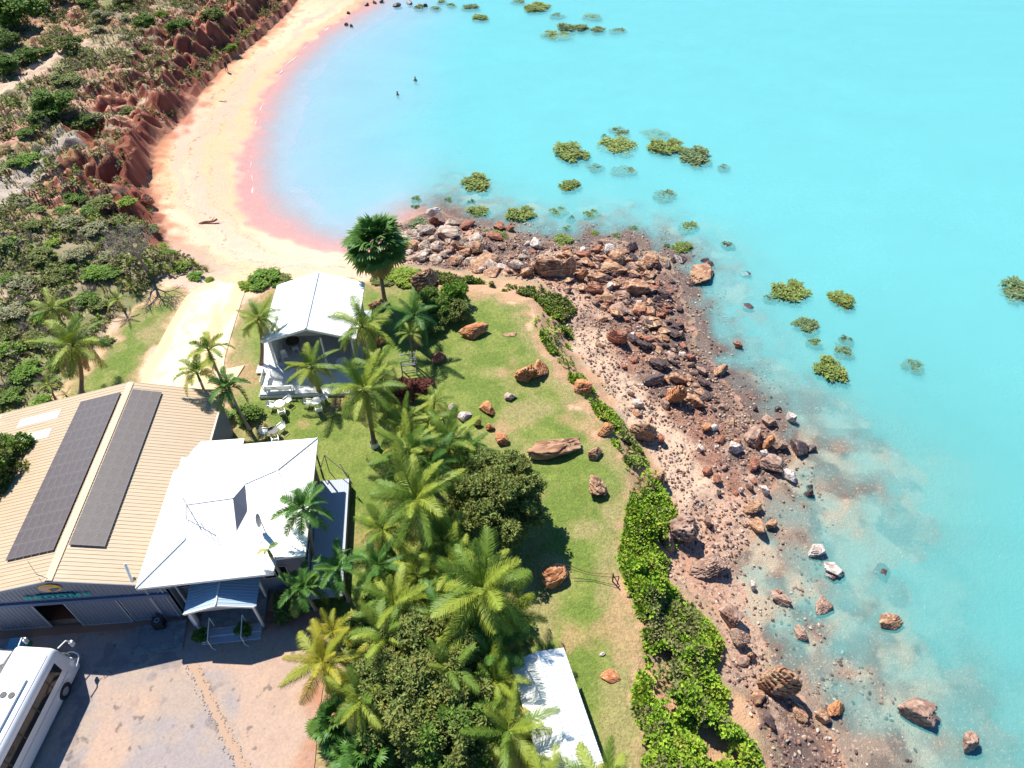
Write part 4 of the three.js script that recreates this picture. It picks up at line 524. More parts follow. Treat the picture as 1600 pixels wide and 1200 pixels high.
// heap of pale blocks on the headland
for (const [x, z, w, h = 0.9, pal = 'pale'] of [[-6.95,-69.32,1.45],[-7.08,-66.76,2.55,1.4],[-9.5,-67.77,1.79,1.1],[-11.26,-66.76,1.98,1.2],[-8.59,-66.14,1.2],[-5.4,-65.77,1.26,1],[-3.78,-65.53,1.96,1.2],[-10.89,-64.44,2.08,1,'tan'],[-9.41,-64.2,1.38],[-8.29,-64.08,1.52],[-6.17,-64.32,1.25,1.2,'tan'],[-4.92,-62.9,1.37,1,'tan'],[-3.72,-63.61,1.79,1.3,'tan'],[-6,-61.3,1.48,0.9,'tan'],[-2.5,-61.75,2.16,0.7,'tan'],[-9.68,-61.86,1.63],[-8.12,-61.75,1.69,0.8],[-7.03,-62.67,1.23,0.6],[-3.6,-60.18,2,0.5,'tan'],[-2.07,-60.51,1.34,0.6],[-1.13,-60.29,1.07,0.5,'white'],[0.4,-60.85,1.48,0.8],[2.58,-65.04,1.39,0.8,'white'],[-7.65,-64.8,0.97,0.6],[-6.86,-65.53,0.98,0.7],[-10.4,-65.9,0.98,0.7],[-4.66,-64.68,0.97,0.7],[-5.42,-61.98,0.81,0.5],[-4.4,-61.75,0.95,0.5],[-2.95,-63.14,0.82,0.5],[-10.96,-63.14,0.96,0.5],[-9.05,-63.14,0.82,0.5],[-0.33,-59.52,1.72,0.5,'tan'],[-1.98,-59.3,1.98,0.4,'tan'],[1.09,-62.32,0.95,0.5],[-6.32,-68.28,0.86,0.6],[-10.45,-68.8,0.87,0.5]]) rock('headland_block', pal === 'tan' ? 'tan jointed block in the rock heap on the headland' : pal === 'white' ? 'small white-topped block at the edge of the headland heap' : 'pale grey jointed block in the rock heap on the headland', pal + ' headland blocks', x, z, w * 1.18, h, w * 1.0, pal, x * 3 + z, { cuts: 16, rough: 0.5 });
// red and tan flags at the water's edge, and dark wet rocks
for (const [x, z, w, h = 0.4, pal = 'red'] of [[-4.94,-69.16,1.89],[-1.52,-69.16,1.89],[-0.22,-68.64,1.16],[-1.85,-66.61,2.13,0.35],[9.19,-64.42,1.53,0.5],[10.53,-63.94,1.66,0.9,'white'],[10.99,-62.31,2.46,1.3,'tan'],[14.67,-62.31,2.59,0.9,'tan'],[19.72,-60.05,3.74,0.7,'tan'],[10.42,-60.72,3.23,0.6,'tan'],[12.62,-57.26,2.6,1.2,'tan'],[13.22,-56.84,1.43,0.7,'tan'],[8.65,-58.74,1.98,0.6,'tan'],[9.9,-57.36,0.91,0.5,'white'],[8.2,-56.43,1.94,0.8,'red'],[9.3,-55.82,2.18,0.3,'tan'],[12.67,-55.01,1.02,0.3,'white'],[13.67,-54.91,1.27,0.35,'tan'],[12.41,-54.02,2.14,0.6,'tan'],[10.42,-53.63,2.26,0.3,'pink'],[13.46,-53.34,1.25,0.4,'tan'],[12.84,-52,1.36,0.35,'pink'],[11.27,-49.7,0.96,0.4,'white'],[7.56,-63,1.79,0.6,'red'],[17.06,-45.5,1.15,0.4,'pink'],[18.02,-36.48,1.35,0.5,'white'],[19.73,-37.76,2,0.9,'pink'],[20.86,-37.01,1.25,1.2,'orange'],[22.02,-36.88,1.04,0.7,'pink'],[23.54,-39.95,0.97,0.7,'white'],[20.15,-35.62,0.93,0.9,'white'],[20.7,-34.78,2.14,0.8,'pink'],[21.73,-33.9,1.41,0.5,'white'],[19.07,-34.78,1.32,0.6,'red'],[21.63,-39.45,1.4,0.5,'pink'],[19.5,-32.43,0.84,0.5,'white'],[18.34,-32.73,0.69,0.4,'pink'],[17.55,-32.3,0.49,0.4,'white'],[18.12,-30.77,1.45,0.5,'tan'],[18.09,-29.03,1.42,0.8,'tan'],[19.21,-29.36,0.95,0.5,'tan'],[14.35,-29.25,0.85,0.6,'pink'],[16.02,-50.33,0.85,0.5,'tan'],[10.66,-40.83,0.98,0.5,'white'],[12.98,-40.97,1.1,0.5,'pink'],[11.99,-36.81,0.83,0.8,'red'],[15.06,-36.21,0.72,0.4,'white'],[15.93,-38.32,0.85,0.4,'orange'],[21.1,-49.17,0.96,0.3,'red'],[15.15,-19.26,0.57,0.4,'tan'],[16.62,-24.43,0.62,0.4,'white'],[18.34,-23.9,0.62,0.4,'red'],[13.07,-18.93,0.41,0.3,'pink'],[19.03,-21.06,1.1,0.4,'pink'],[21.97,-27.2,1.47,0.6,'white'],[22.67,-25.76,1.54,0.5,'white'],[21.13,-22.96,1.56,0.35,'pink'],[25.19,-21.86,1.71,0.45,'tan'],[24.52,-16.09,2.19,1.2,'pink'],[27.01,-14.34,1.29,0.8,'pink'],[19.77,-16.24,1.25,0.5,'orange'],[17.4,-15.9,1.32,0.4,'tan'],[18.82,-15.72,1.01,0.4,'tan'],[18.38,-23.56,1.49,0.35,'pink']]) rock('shore_rock', { red: 'flat red rock lying at the water edge', tan: 'tan layered slab lying on the rocky shore', white: 'pale bleached rock lying on the rocky shore', pink: 'pinkish jointed rock on the rocky shore', orange: 'orange blocky rock on the rocky shore' }[pal], pal + ' shore rocks', x, z, w, h + 0.35, w * 0.7, pal, x * 5 + z, { cuts: 10, flat: 1, sink: 0.2 });
for (const [x, z, w, h = 0.5] of [[13.14,-64.8,1.54,0.9],[12.78,-62.33,1.23],[16.52,-61.76,1.22],[17.19,-62.56,0.82],[18.04,-63.14,1.93,0.3],[20.79,-62.79,1.24,0.3],[20.96,-61.87,1.63,0.3],[18.7,-58.77,1.59,0.3],[16.57,-59.09,0.93,0.3],[14.86,-56.87,1.3],[14.42,-55.64,1.41,0.7],[11.71,-55.43,1.41],[14.4,-51.55,0.74],[12.14,-50.26,0.73],[5.3,-50.63,0.85],[3.93,-48.39,0.83],[23.27,-36.76,1.98,0.9],[24.31,-36.76,0.94,0.5],[22.81,-32.32,0.84,0.6],[23.17,-33.04,0.7,0.3],[22.8,-41.14,0.77,0.3],[20.88,-41.14,0.55],[23.95,-65.65,1.27,0.1],[-29.3,-133.2,0.79,0.4],[-28.3,-132.57,0.79,0.4],[-31.83,-144.25,2.16,0.6],[-33.07,-139.74,1.29],[-27.23,-143.19,1.19],[-25.87,-144.61,0.96],[-21.5,-143.19,1.91],[-16.21,-142.84,1.19],[-24.64,-145.32,1.09],[-29.74,-138.73,1.05],[-19.22,-144.25,1.44],[24.58,-60.74,1.35,0.05],[22.47,-25.32,1.08,0.2],[26.21,-25.72,1.54,0.05],[-34.91,-141.45,1.42],[23.47,-55.13,1.28,0.1],[22.51,-40.04,0.54,0.2]]) rock('wet_rock', 'dark wet rock at or below the water line', 'dark wet rocks', x, z, w, h + 0.45, w * 0.8, 'dark', x * 5 + z, { cuts: 8, y: SEA - 0.45, sink: 0, detail: 8 });
// red block fallen from the bluff
{ const q = [[-40.97,-70.37,1.59],[-49.88,-60.78,0.66]]; rock('fallen_block', 'dark red block fallen on the sand below the bluff', null, q[0][0], q[0][1], q[0][2], 1.4, 1.6, 'red', 0.3); }
// jagged shelf of tilted slabs over the northern shore
{
  const shelf = [[0,-59.93],[3.43,-63.35],[6.88,-63.7],[10.37,-64.18],[13.72,-63.35],[15.83,-61.38],[16.27,-57.77],[15.86,-53.22],[15.86,-49.5],[16.72,-46.06],[17.8,-42.85],[15.72,-40.59],[13.47,-43.63],[11.64,-46.9],[9.85,-52.27],[7.61,-55.19],[6.51,-57.77],[3.92,-58.3]], r = rng(61), geos = ['tan', 'red', 'pink', 'dark', 'tan', 'dark'].map((p, k) => [p, rockGeo(700 + k, 9, p, { cuts: 14, flat: 1, strata: 0.12 })]); let n = 0, guard = 0;
  while (n < 290 && guard++ < 20000) {
    const x = -2 + 24 * r(), z = -64 + 34 * r(); if (!inside(x, z, shelf)) continue; const near = sample(dWater, x, z), k = near < 2.5 ? [3, 5, 1, 3][(r() * 4) | 0] : (r() * 5) | 0, [p, g] = geos[k], s = 0.6 + 1.5 * r() * r();
    const m = single('shelf_rock', g, rockMat, { tan: 'tan tilted slab in the jagged shelf below the lawn', red: 'red brown tilted slab in the jagged shelf below the lawn', pink: 'pinkish tilted slab in the jagged shelf below the lawn', dark: 'dark weed-stained slab in the jagged shelf below the lawn' }[p], 'rock', p + ' shelf rocks');
    m.scale.set(s, s * (0.28 + 0.3 * r()), s * (0.5 + 0.35 * r())); m.rotation.set((r() - 0.5) * 0.5, -0.5 + 1.2 * (r() - 0.5), (r() - 0.5) * 0.7); m.position.set(x, ground(x, z) - 0.1 * s, z); n++;
  }
}
// loose stones of the rubble: the larger ones one by one
{
  const r = rng(41), pals = ['pink', 'tan', 'red', 'dark', 'white', 'tan', 'pink', 'dark'], geos = pals.map((p, k) => rockGeo(500 + k, 5, p, { cuts: 9 })); let n = 0, guard = 0;
  while (n < 290 && guard++ < 20000) {
    const x = -14 + 36 * r(), z = -68 + 58 * r(); const rb = sample(sdRub, x, z); if (rb < 0.6 || (rb > 4 && r() < 0.3)) continue; if (z > -34 && r() < 0.7) continue; const lo = sample(sdLawn, x, z); if (lo > -7 && z > -52 && z < -28 && r() < 0.8) continue;
    const k = (r() * 8) | 0, s = 0.28 + 0.75 * r() ** 2.5, m = single('loose_stone', geos[k], rockMat, { pink: 'small pinkish loose stone on the shore rubble', tan: 'small tan loose stone on the shore rubble', red: 'small red loose stone on the shore rubble', dark: 'small dark loose stone on the shore rubble', white: 'small pale loose stone on the shore rubble' }[pals[k]], 'stone', 'loose ' + pals[k] + ' stones');
    m.scale.set(s, s * (0.4 + 0.35 * r()), s * (0.6 + 0.4 * r())); m.rotation.y = r() * 6.28; m.position.set(x, ground(x, z) - 0.06 * s, z); n++;
  }
  // shingle too small to pick apart
  const cnt = 14000, g = rockGeo(900, 2, 'pale', { cuts: 7 }); const im = new THREE.InstancedMesh(g, new THREE.MeshStandardMaterial({ color: 0xffffff, roughness: 0.95 }), cnt); g.deleteAttribute('color'); im.name = 'shingle'; im.userData = { kind: 'stuff', label: 'small brown and pale shingle over the rocky shore', category: 'shingle' };
  const q = new THREE.Object3D(), c = new THREE.Color(), P = [[0.3, 0.16, 0.11], [0.16, 0.09, 0.075], [0.42, 0.28, 0.2], [0.5, 0.4, 0.32], [0.3, 0.17, 0.11], [0.12, 0.075, 0.07]]; let k = 0; guard = 0;
  while (k < cnt && guard++ < 200000) {
    const x = -14 + 38 * r(), z = -70 + 62 * r(), rb = sample(sdRub, x, z), wet = sample(isSea, x, z) > 0.5 && sample(dWater, x, z) < 5 && x > -9; if (rb < 0.2 && !(wet && r() < 0.35)) continue; if (fbm(x * 0.4 + 3, z * 0.4, 3) < 0.4 && r() < 0.7) continue;
    const s = 0.07 + 0.22 * r() ** 2; q.position.set(x, ground(x, z) - 0.02, z); q.rotation.set(r() * 0.5, r() * 6.28, r() * 0.5); q.scale.set(s, s * 0.55, s * 0.8); q.updateMatrix(); im.setMatrixAt(k, q.matrix); const cc = P[(r() * 6) | 0], f = 0.8 + 0.4 * r(); im.setColorAt(k, c.setRGB(cc[0] * f, cc[1] * f, cc[2] * f)); k++;
  }
  im.count = k; im.castShadow = im.receiveShadow = true; scene.add(im);
}

// ================================================================ plants
function leafMat(r, g, b, o = {}) { return new THREE.MeshPhysicalMaterial({ color: lin(r, g, b), roughness: 0.7, transmission: 0.25, thickness: 0, side: THREE.DoubleSide, specularIntensity: 0.35, ...o }); }
const LM = { palm: [leafMat(0.15, 0.24, 0.03, { roughness: 0.5 }), leafMat(0.28, 0.34, 0.04, { roughness: 0.5 }), leafMat(0.44, 0.41, 0.07, { roughness: 0.55 }), leafMat(0.36, 0.25, 0.075)], gold: [leafMat(0.30, 0.33, 0.03, { roughness: 0.5 }), leafMat(0.40, 0.37, 0.035, { roughness: 0.5 }), leafMat(0.45, 0.36, 0.05), leafMat(0.42, 0.28, 0.06)], deep: [leafMat(0.08, 0.19, 0.035, { roughness: 0.45 }), leafMat(0.11, 0.23, 0.04, { roughness: 0.45 }), leafMat(0.12, 0.21, 0.035, { roughness: 0.5 }), leafMat(0.22, 0.18, 0.06)], bark: mat(0.20, 0.15, 0.105, { roughness: 1 }), barkPale: mat(0.36, 0.31, 0.25, { roughness: 1 }), wood: mat(0.17, 0.12, 0.085, { roughness: 1 }), dead: mat(0.24, 0.20, 0.18, { roughness: 1 }) };
function blades(list) { const g = new THREE.BufferGeometry(); g.setAttribute('position', new THREE.Float32BufferAttribute(list, 3)); g.computeVertexNormals(); return g; }
// a feather frond along +x, rising at its base and arching under its weight
function frondGeo(len, arch, nl, leaf, seed, o = {}) {
  const r = rng(seed), P = [], up = new THREE.Vector3(0, 1, 0), pos = t => new THREE.Vector3(len * (t - 0.12 * arch * t * t * t), len * (0.28 * t * (o.rise ?? 1) - arch * 0.62 * t * t), len * (o.side ?? 0) * t * t);
  const tan = t => pos(Math.min(1, t + 0.02)).sub(pos(Math.max(0, t - 0.02))).normalize();
  const tri = (a, b, c) => P.push(a.x, a.y, a.z, b.x, b.y, b.z, c.x, c.y, c.z);
  const ns = 9; for (let i = 0; i < ns; i++) { const t0 = i / ns, t1 = (i + 1) / ns, a = pos(t0), b = pos(t1), w0 = 0.045 * len / 3 * (1 - 0.85 * t0) + 0.008, w1 = 0.045 * len / 3 * (1 - 0.85 * t1) + 0.008, s = new THREE.Vector3(0, 0, 1); const a1 = a.clone().addScaledVector(s, w0), a2 = a.clone().addScaledVector(s, -w0), b1 = b.clone().addScaledVector(s, w1), b2 = b.clone().addScaledVector(s, -w1), au = a.clone().setY(a.y - w0), bu = b.clone().setY(b.y - w1); tri(a1, a2, b1); tri(a2, b2, b1); tri(a1, b1, au); tri(b1, bu, au); tri(a2, au, b2); tri(b2, au, bu); }
  for (let i = 0; i < nl; i++) for (const s of [-1, 1]) {
    const t = 0.14 + 0.86 * (i + 0.5 * r()) / nl, b = pos(t), T = tan(t), L = leaf * Math.sin(Math.PI * clamp(0.16 + 0.8 * t, 0, 1)) ** 0.7 * (0.8 + 0.35 * r()) * (t > 0.93 ? 0.7 : 1), side = new THREE.Vector3(0, 0, s);
    const d = T.clone().multiplyScalar(0.55 + 0.6 * t).addScaledVector(side, 1).addScaledVector(up, (o.vee ?? 0.25) + 0.3 * (r() - 0.5)).normalize(), dr = (o.droop ?? 0.55) * (0.7 + 0.6 * r()), w = (o.width ?? 0.05) * (0.8 + 0.4 * r());
    const m = b.clone().addScaledVector(d, L * 0.5).addScaledVector(up, -dr * L * 0.14), e = b.clone().addScaledVector(d, L * 0.88).addScaledVector(up, -dr * L * 0.62), wv = T.clone().multiplyScalar(w);
    const b1 = b.clone().addScaledVector(wv, 0.5), b2 = b.clone().addScaledVector(wv, -0.5), m1 = m.clone().addScaledVector(wv, 0.5), m2 = m.clone().addScaledVector(wv, -0.5);
    tri(b1, b2, m1); tri(b2, m2, m1); tri(m1, m2, e);
  }
  return blades(P);
}
const FR = { coco: [0.35, 0.6, 0.9, 1.2].map((a, k) => [0, 1].map(s => frondGeo(3, a, 48, 0.82, 60 + k * 3 + s, { side: s ? 0.12 : -0.1, droop: 0.65 + 0.25 * k, width: 0.044 }))), manila: [0.7, 1.1, 1.5].map((a, k) => [0, 1].map(s => frondGeo(1.7, a, 26, 0.52, 90 + k * 3 + s, { vee: 0.55, droop: 0.35, width: 0.055, rise: 1.5 }))), small: [0.3, 0.7, 1.0].map((a, k) => [0, 1].map(s => frondGeo(2, a, 24, 0.5, 120 + k * 3 + s, { vee: 0.3, width: 0.04 }))) };
const trunkCache = {};
function trunkGeo(h, r0, r1, bend, seed, ring = 0.16) {
  const n = Math.max(8, Math.round(h / ring) * 2), sg = 9, P = [], I = []; const r = rng(seed), ph = r() * 6;
  for (let j = 0; j <= n; j++) { const t = j / n, R = lerp(r0, r1, Math.pow(t, 0.6)) * (j % 2 ? 1.07 : 0.97) * (1 + 0.5 * Math.exp(-t * h * 4)), cx = -bend * (1 - t) * (1 - t), y = h * t; for (let i = 0; i < sg; i++) { const a = i / sg * 6.283; P.push(cx + R * Math.cos(a), y, R * Math.sin(a) + 0.05 * bend * Math.sin(t * 5 + ph)); } }
  for (let j = 0; j < n; j++) for (let i = 0; i < sg; i++) { const a = j * sg + i, b = j * sg + (i + 1) % sg; I.push(a, a + sg, b, b, a + sg, b + sg); }
  const g = new THREE.BufferGeometry(); g.setAttribute('position', new THREE.Float32BufferAttribute(P, 3)); g.setIndex(I); g.computeVertexNormals(); return g;
}
let ps = 1000;
// crown at (x, h, z); trunk foot below it, shifted by lean towards turn
function palm(kind, label, group, x, z, h, size, o = {}) {
  const r = rng(ps++), gy = ground(x, z), H = Math.max(0.3, h - gy), turn = o.turn ?? r() * 6.28, lean = o.lean ?? (0.12 * H * r());
  const g = thing(kind === 'coco' ? 'coconut_palm' : kind === 'manila' ? 'feather_palm' : 'young_palm', label, 'palm', group, x, gy, z, turn), mats = o.mats ?? LM.palm;
  const tr = kind === 'coco' ? [0.2, 0.12] : kind === 'manila' ? [0.13, 0.09] : [0.09, 0.07];
  part('trunk', trunkGeo(H, tr[0], tr[1], lean, ps), kind === 'manila' ? LM.barkPale : LM.bark, g);
  if (kind === 'manila') part('crownshaft', new THREE.CylinderGeometry(0.07, 0.11, 0.8, 10), LM.deep[2], g, [0, H + 0.2, 0]);
  const y0 = H + (kind === 'manila' ? 0.55 : 0), n = o.n ?? (kind === 'coco' ? 22 : kind === 'manila' ? 11 : 12), F = FR[kind], base = kind === 'coco' ? 3 : kind === 'manila' ? 1.7 : 2;
  for (let i = 0; i < n; i++) {
    const t = (i + 0.5) / n, el = lerp(1.25, kind === 'coco' ? -0.35 : 0.05, Math.pow(t, 0.85)) + (r() - 0.5) * 0.25, k = Math.min(F.length - 1, (t * F.length) | 0), m = t > 0.93 && kind === 'coco' ? mats[3] : t > 0.72 ? mats[2] : r() < 0.5 ? mats[0] : mats[1];
    const f = part('frond', F[k][i & 1], m, g, [0, y0, 0]); f.rotation.order = 'YZX'; f.rotation.y = i * 2.39996 + (r() - 0.5) * 0.4; f.rotation.z = el - 0.25; f.rotation.x = (r() - 0.5) * 0.5;
    f.scale.set(size / base * (0.78 + 0.34 * r()) * (t < 0.12 ? 0.75 : 1), size / base * (0.8 + 0.5 * r()), size / base * (0.72 + 0.35 * r()));
  }
  if (kind === 'coco') for (let k = 0, nd = 1 + (r() * 3 | 0); k < nd; k++) { const f = part('dead_frond', F[3][k & 1], LM.palm[3], g, [0, y0 - 0.1, 0]); f.rotation.order = 'YZX'; f.rotation.y = r() * 6.28; f.rotation.z = -0.9 - 0.3 * r(); f.scale.set(size / base * 0.8, size / base * 0.8, size / base * 0.5); }
  g.rotation.x = (r() - 0.5) * 0.14; g.rotation.z = (r() - 0.5) * 0.14;
  if (kind === 'coco' && o.nuts !== 0) for (let k = 0; k < 5; k++) { const a = k * 1.3 + r(); part('coconut', new THREE.SphereGeometry(0.11, 8, 6).scale(1, 1.2, 1), mats[2], g, [0.24 * Math.cos(a), H - 0.2 - 0.1 * r(), 0.24 * Math.sin(a)]); }
  return g;
}
palm('coco', 'coconut palm on the scrub edge beside the taller leaning palm', null, -40,-47.92, 2.6, 2.4, { n: 16 });
palm('coco', 'large drooping coconut palm at the corner of the tan shed lawn', null, -34.36,-40.95, 4.6, 3.4, { lean: 1.2, turn: 0.6 });
palm('small', 'young palm with shadow at scrub edge near the bare tree', 'young palms by the scrub', -35.84,-50.75, 1.4, 1.5);
palm('small', 'small young palm in the scrub behind the bare tree shadow', null, -35.74,-53.38, 0.9, 1.0, { n: 9 });
palm('small', 'young palm rooted against the back wall of the tan shed', null, -36.98,-39.49, 1.6, 1.4);
palm('small', 'tiny palm seedling on the grass behind the tan shed', null, -35.91,-39.38, 0.6, 0.8, { n: 8 });
palm('manila', 'tallest feather palm of the clump at the shed back corner', null, -22.57,-38.93, 5.6, 1.9, { mats: LM.palm, n: 12 });
palm('manila', 'feather palm of the shed clump leaning over the tan roof', null, -22.96,-36.69, 5.2, 2.0, { mats: LM.palm, n: 13 });
palm('manila', 'dark green feather palm of the shed clump over the white annex', null, -20.49,-35.97, 4.6, 2.0, { mats: LM.deep, n: 14 });
palm('coco', 'slim coconut palm beside the white pavilion corner and drive', null, -20.7,-43.63, 4.8, 2.2, { n: 20, lean: 0.7, turn: 0.2 });
palm('coco', 'coconut palm growing through the pavilion terrace', null, -15.92,-40.25, 3.2, 2.5, { n: 16 });
palm('coco', 'tall coconut palm against the pavilion roof edge', null, -11.94,-41.7, 5.6, 3.0, { n: 20 });
palm('coco', 'coconut palm with white painted trunk base on the lawn', null, -10.63,-35.06, 5.8, 3.3, { n: 24 });
palm('coco', 'coconut palm between the pavilion and the cordyline bed', null, -10.25,-38.45, 4.6, 2.6, { n: 18 });
palm('coco', 'lush dark palm behind the hedge near the big craggy boulder', null, -8.34,-45.85, 3.4, 2.6, { mats: LM.deep, n: 18, lean: 0 });
palm('small', 'bushy yellow green palm in front of the lush dark palm', null, -8.43,-43.89, 3.2, 1.5, { mats: LM.palm, n: 16 });
palm('small', 'young palm alone beside the cordyline bed on lawn', null, -6.14,-38.12, 1.2, 1.8, { n: 14 });
palm('coco', 'big coconut palm beside the deck with arching fronds', null, -5.93,-25.95, 6.0, 3.6, { n: 26 });
palm('coco', 'coconut palm behind the big deck palm', null, -6.92,-30.17, 5.2, 3.0, { n: 20, mats: LM.palm });
palm('coco', 'coconut palm beside the round leafy tree top', null, -4.18,-31.39, 4.4, 3.0, { n: 20 });
palm('coco', 'short coconut palm beneath the stone line', null, -6.02,-34.7, 3.0, 2.2, { n: 14 });
palm('coco', 'wide coconut palm over the lawn corner by the low white shed', null, -1.61,-19.61, 5.6, 3.7, { n: 26 });
palm('coco', 'upright coconut palm in the bed beside the side deck', null, -6.93,-19.84, 4.2, 2.6, { n: 18, mats: LM.palm });
palm('coco', 'coconut palm between deck bed and wide lawn palm', null, -5.81,-21.83, 3.2, 2.4, { n: 16 });
palm('coco', 'dark coconut palm under the wide lawn palm', null, -2.94,-18.48, 3.0, 2.6, { n: 18, mats: LM.deep });
palm('coco', 'golden yellow palm leaning over the sealed yard', null, -10.4,-16.33, 3.6, 2.5, { n: 20, mats: LM.gold });
palm('small', 'golden palm tuft at the yard corner beside the porch shadow', null, -10.45,-18.77, 2.4, 1.9, { n: 14, mats: LM.gold });
palm('coco', 'coconut palm overhanging the low white shed roof', null, 0,-12.57, 3.6, 2.8, { n: 20 });
palm('coco', 'coconut palm in the shade beside the low white shed wall', null, -1.05,-15.73, 3.0, 2.4, { n: 18, mats: LM.palm });
palm('coco', 'coconut palm with upright fronds past the end of low white shed', null, 4.64,-10.1, 3.2, 2.9, { n: 20 });
palm('coco', 'coconut palm with fronds crossing the low white shed end', null, 1.93,-10.08, 3.6, 2.6, { n: 18 });
palm('manila', 'feather palm with curved trunk rising over the white roof corner', null, -12.79,-24.6, 5.9, 2.0, { mats: LM.deep, n: 16 });
palm('manila', 'bare feather palm with a single spear leaf at the eave', null, -14.2,-22.29, 5.2, 0.9, { mats: LM.palm, n: 3 });
palm('manila', 'low feather palm at the foot of the house wall', null, -12.45,-21.1, 2.6, 1.9, { mats: LM.deep, n: 14 });
palm('manila', 'feather palm at the front end of the side deck', null, -10.39,-21.63, 3.4, 1.9, { mats: LM.deep, n: 14 });
for (const [u, k] of [[[-5.63,-29.45, 4.6, 2.9], 'coconut palm crowding behind the big deck palm crown'], [[-3.21,-31.36, 3.4, 2.2], 'coconut palm tucked above the round leafy tree'], [[-8.2,-25.21, 3.0, 2.4], 'coconut palm rising from the bed beside the deck'], [[-8.45,-22.7, 3.2, 2.3], 'coconut palm at the lawn strip beside the deck bed'], [[-4.36,-23.91, 3.8, 2.7], 'coconut palm in the gap below the big deck palm'], [[-3.15,-22.02, 4.0, 2.7], 'coconut palm crowding the wide lawn palm'], [[-3.69,-19.18, 3.4, 2.5], 'coconut palm over the top of the large olive tree'], [[-0.19,-19.46, 3.0, 2.6], 'coconut palm under the wide lawn palm on the grass side'], [[-1.26,-17.26, 3.2, 2.5], 'coconut palm wedged between large olive tree and low shed'], [[-1.85,-13.4, 3.0, 2.6], 'coconut palm on the shed side of the large olive tree'], [[-8.1,-34.17, 3.6, 2.3], 'coconut palm shading the rust red shrub'], [[-7.09,-17.27, 4.4, 2.4], 'coconut palm pushing out of the top of the large olive tree'], [[-7.98,-14.65, 3.6, 2.2], 'coconut palm pushing out of the yard side of the large olive tree'], [[-3.36,-15.09, 4.6, 2.3], 'coconut palm emerging through the crown of the large olive tree']].map(([a, l]) => [a, l])) palm('coco', k, null, u[0], u[1], u[2], u[3], { n: 18, mats: (u[0] * 10 | 0) % 4 ? LM.palm : LM.deep });
{ const pg = scene.children.find(o => o.userData.label === 'coconut palm with white painted trunk base on the lawn'); const tr = pg.children[0]; tr.geometry.computeBoundingBox(); part('painted_band', new THREE.CylinderGeometry(0.3, 0.34, 0.45, 14, 1, true), M.white, pg, [tr.geometry.attributes.position.getX(0) - 0.28, 0.22, 0]); }
// fan leaved palms
function fanGeo(seed, n = 26, len = 0.85) { const r = rng(seed), P = [], tri = (a, b, c) => P.push(...a, ...b, ...c), pet = 0.9; tri([0, 0, 0.025], [0, 0, -0.025], [pet, 0.05, 0]); tri([0, -0.03, 0], [0, 0, 0.025], [pet, 0.05, 0]); for (let i = 0; i < n; i++) { const a = lerp(-2.2, 2.2, (i + 0.5) / n), L = len * (0.85 + 0.2 * r()) * (1 - 0.12 * Math.abs(a)), w = 0.075, c = Math.cos(a), s = Math.sin(a), y = 0.05 + (i % 2) * 0.035; const m = [pet + c * L * 0.62, y + 0.02, s * L * 0.62], e = [pet + c * L, y - 0.18 * (0.5 + r()), s * L], nx = -s * w, nz = c * w; tri([pet, 0.05, 0], [m[0] + nx, m[1], m[2] + nz], [m[0] - nx, m[1], m[2] - nz]); tri([m[0] + nx, m[1], m[2] + nz], e, [m[0] - nx, m[1], m[2] - nz]); } return blades(P); }
const FAN = [1, 2, 3].map(k => fanGeo(k));
function fanPalm(label, x, z, h, size, n, group) { const r = rng(ps++), gy = ground(x, z), H = Math.max(0.2, h - gy), g = thing('fan_palm', label, 'palm', group, x, gy, z, r() * 6); part('trunk', trunkGeo(H, 0.2, 0.15, 0.1, ps), LM.bark, g); for (let i = 0; i < n; i++) { const t = (i + 0.5) / n, dead = t > 0.86, f = part(dead ? 'dead_frond' : 'frond', FAN[i % 3], dead ? LM.palm[3] : t > 0.6 ? LM.deep[2] : LM.deep[i & 1], g, [0, H, 0]); f.rotation.order = 'YZX'; f.rotation.y = i * 2.39996; f.rotation.z = lerp(1.35, -0.55, t) - (dead ? 0.7 : 0) + (r() - 0.5) * 0.2; f.rotation.x = (r() - 0.5) * 0.6; f.scale.setScalar(size / 1.75 * (0.85 + 0.3 * r())); } return g; }
fanPalm('tall round-headed fan palm beside the pink beach', -11.85,-52.03, 6.2, 3.0, 54);
fanPalm('low bright fan palm at the edge of the yard under the big tree', -9.55,-14.01, 1.2, 1.7, 26);
fanPalm('low fan palm under the big tree next to the bright one', -7.63,-12.33, 1.4, 1.8, 26);
fanPalm('small fan palm between yard and golden palm', -8.78,-12.64, 0.9, 1.4, 20);

// leafy sprays: the building block of crowns
function sprayGeo(seed, n, size, wide = 0.42) { const r = rng(seed), P = []; for (let i = 0; i < n; i++) { const a = r() * 6.283, el = (r() - 0.25) * 1.6, d = new THREE.Vector3(Math.cos(a) * Math.cos(el), Math.sin(el), Math.sin(a) * Math.cos(el)), b = d.clone().multiplyScalar(size * 0.25 * r()), L = size * (0.6 + 0.5 * r()), s = new THREE.Vector3(-Math.sin(a), (r() - 0.5) * 1.2, Math.cos(a)).normalize().multiplyScalar(L * wide * 0.5), m = b.clone().addScaledVector(d, L * 0.5), e = b.clone().addScaledVector(d, L); e.y -= 0.15 * L; P.push(b.x, b.y, b.z, m.x + s.x, m.y + s.y, m.z + s.z, e.x, e.y, e.z, b.x, b.y, b.z, e.x, e.y, e.z, m.x - s.x, m.y - s.y, m.z - s.z); } return blades(P); }
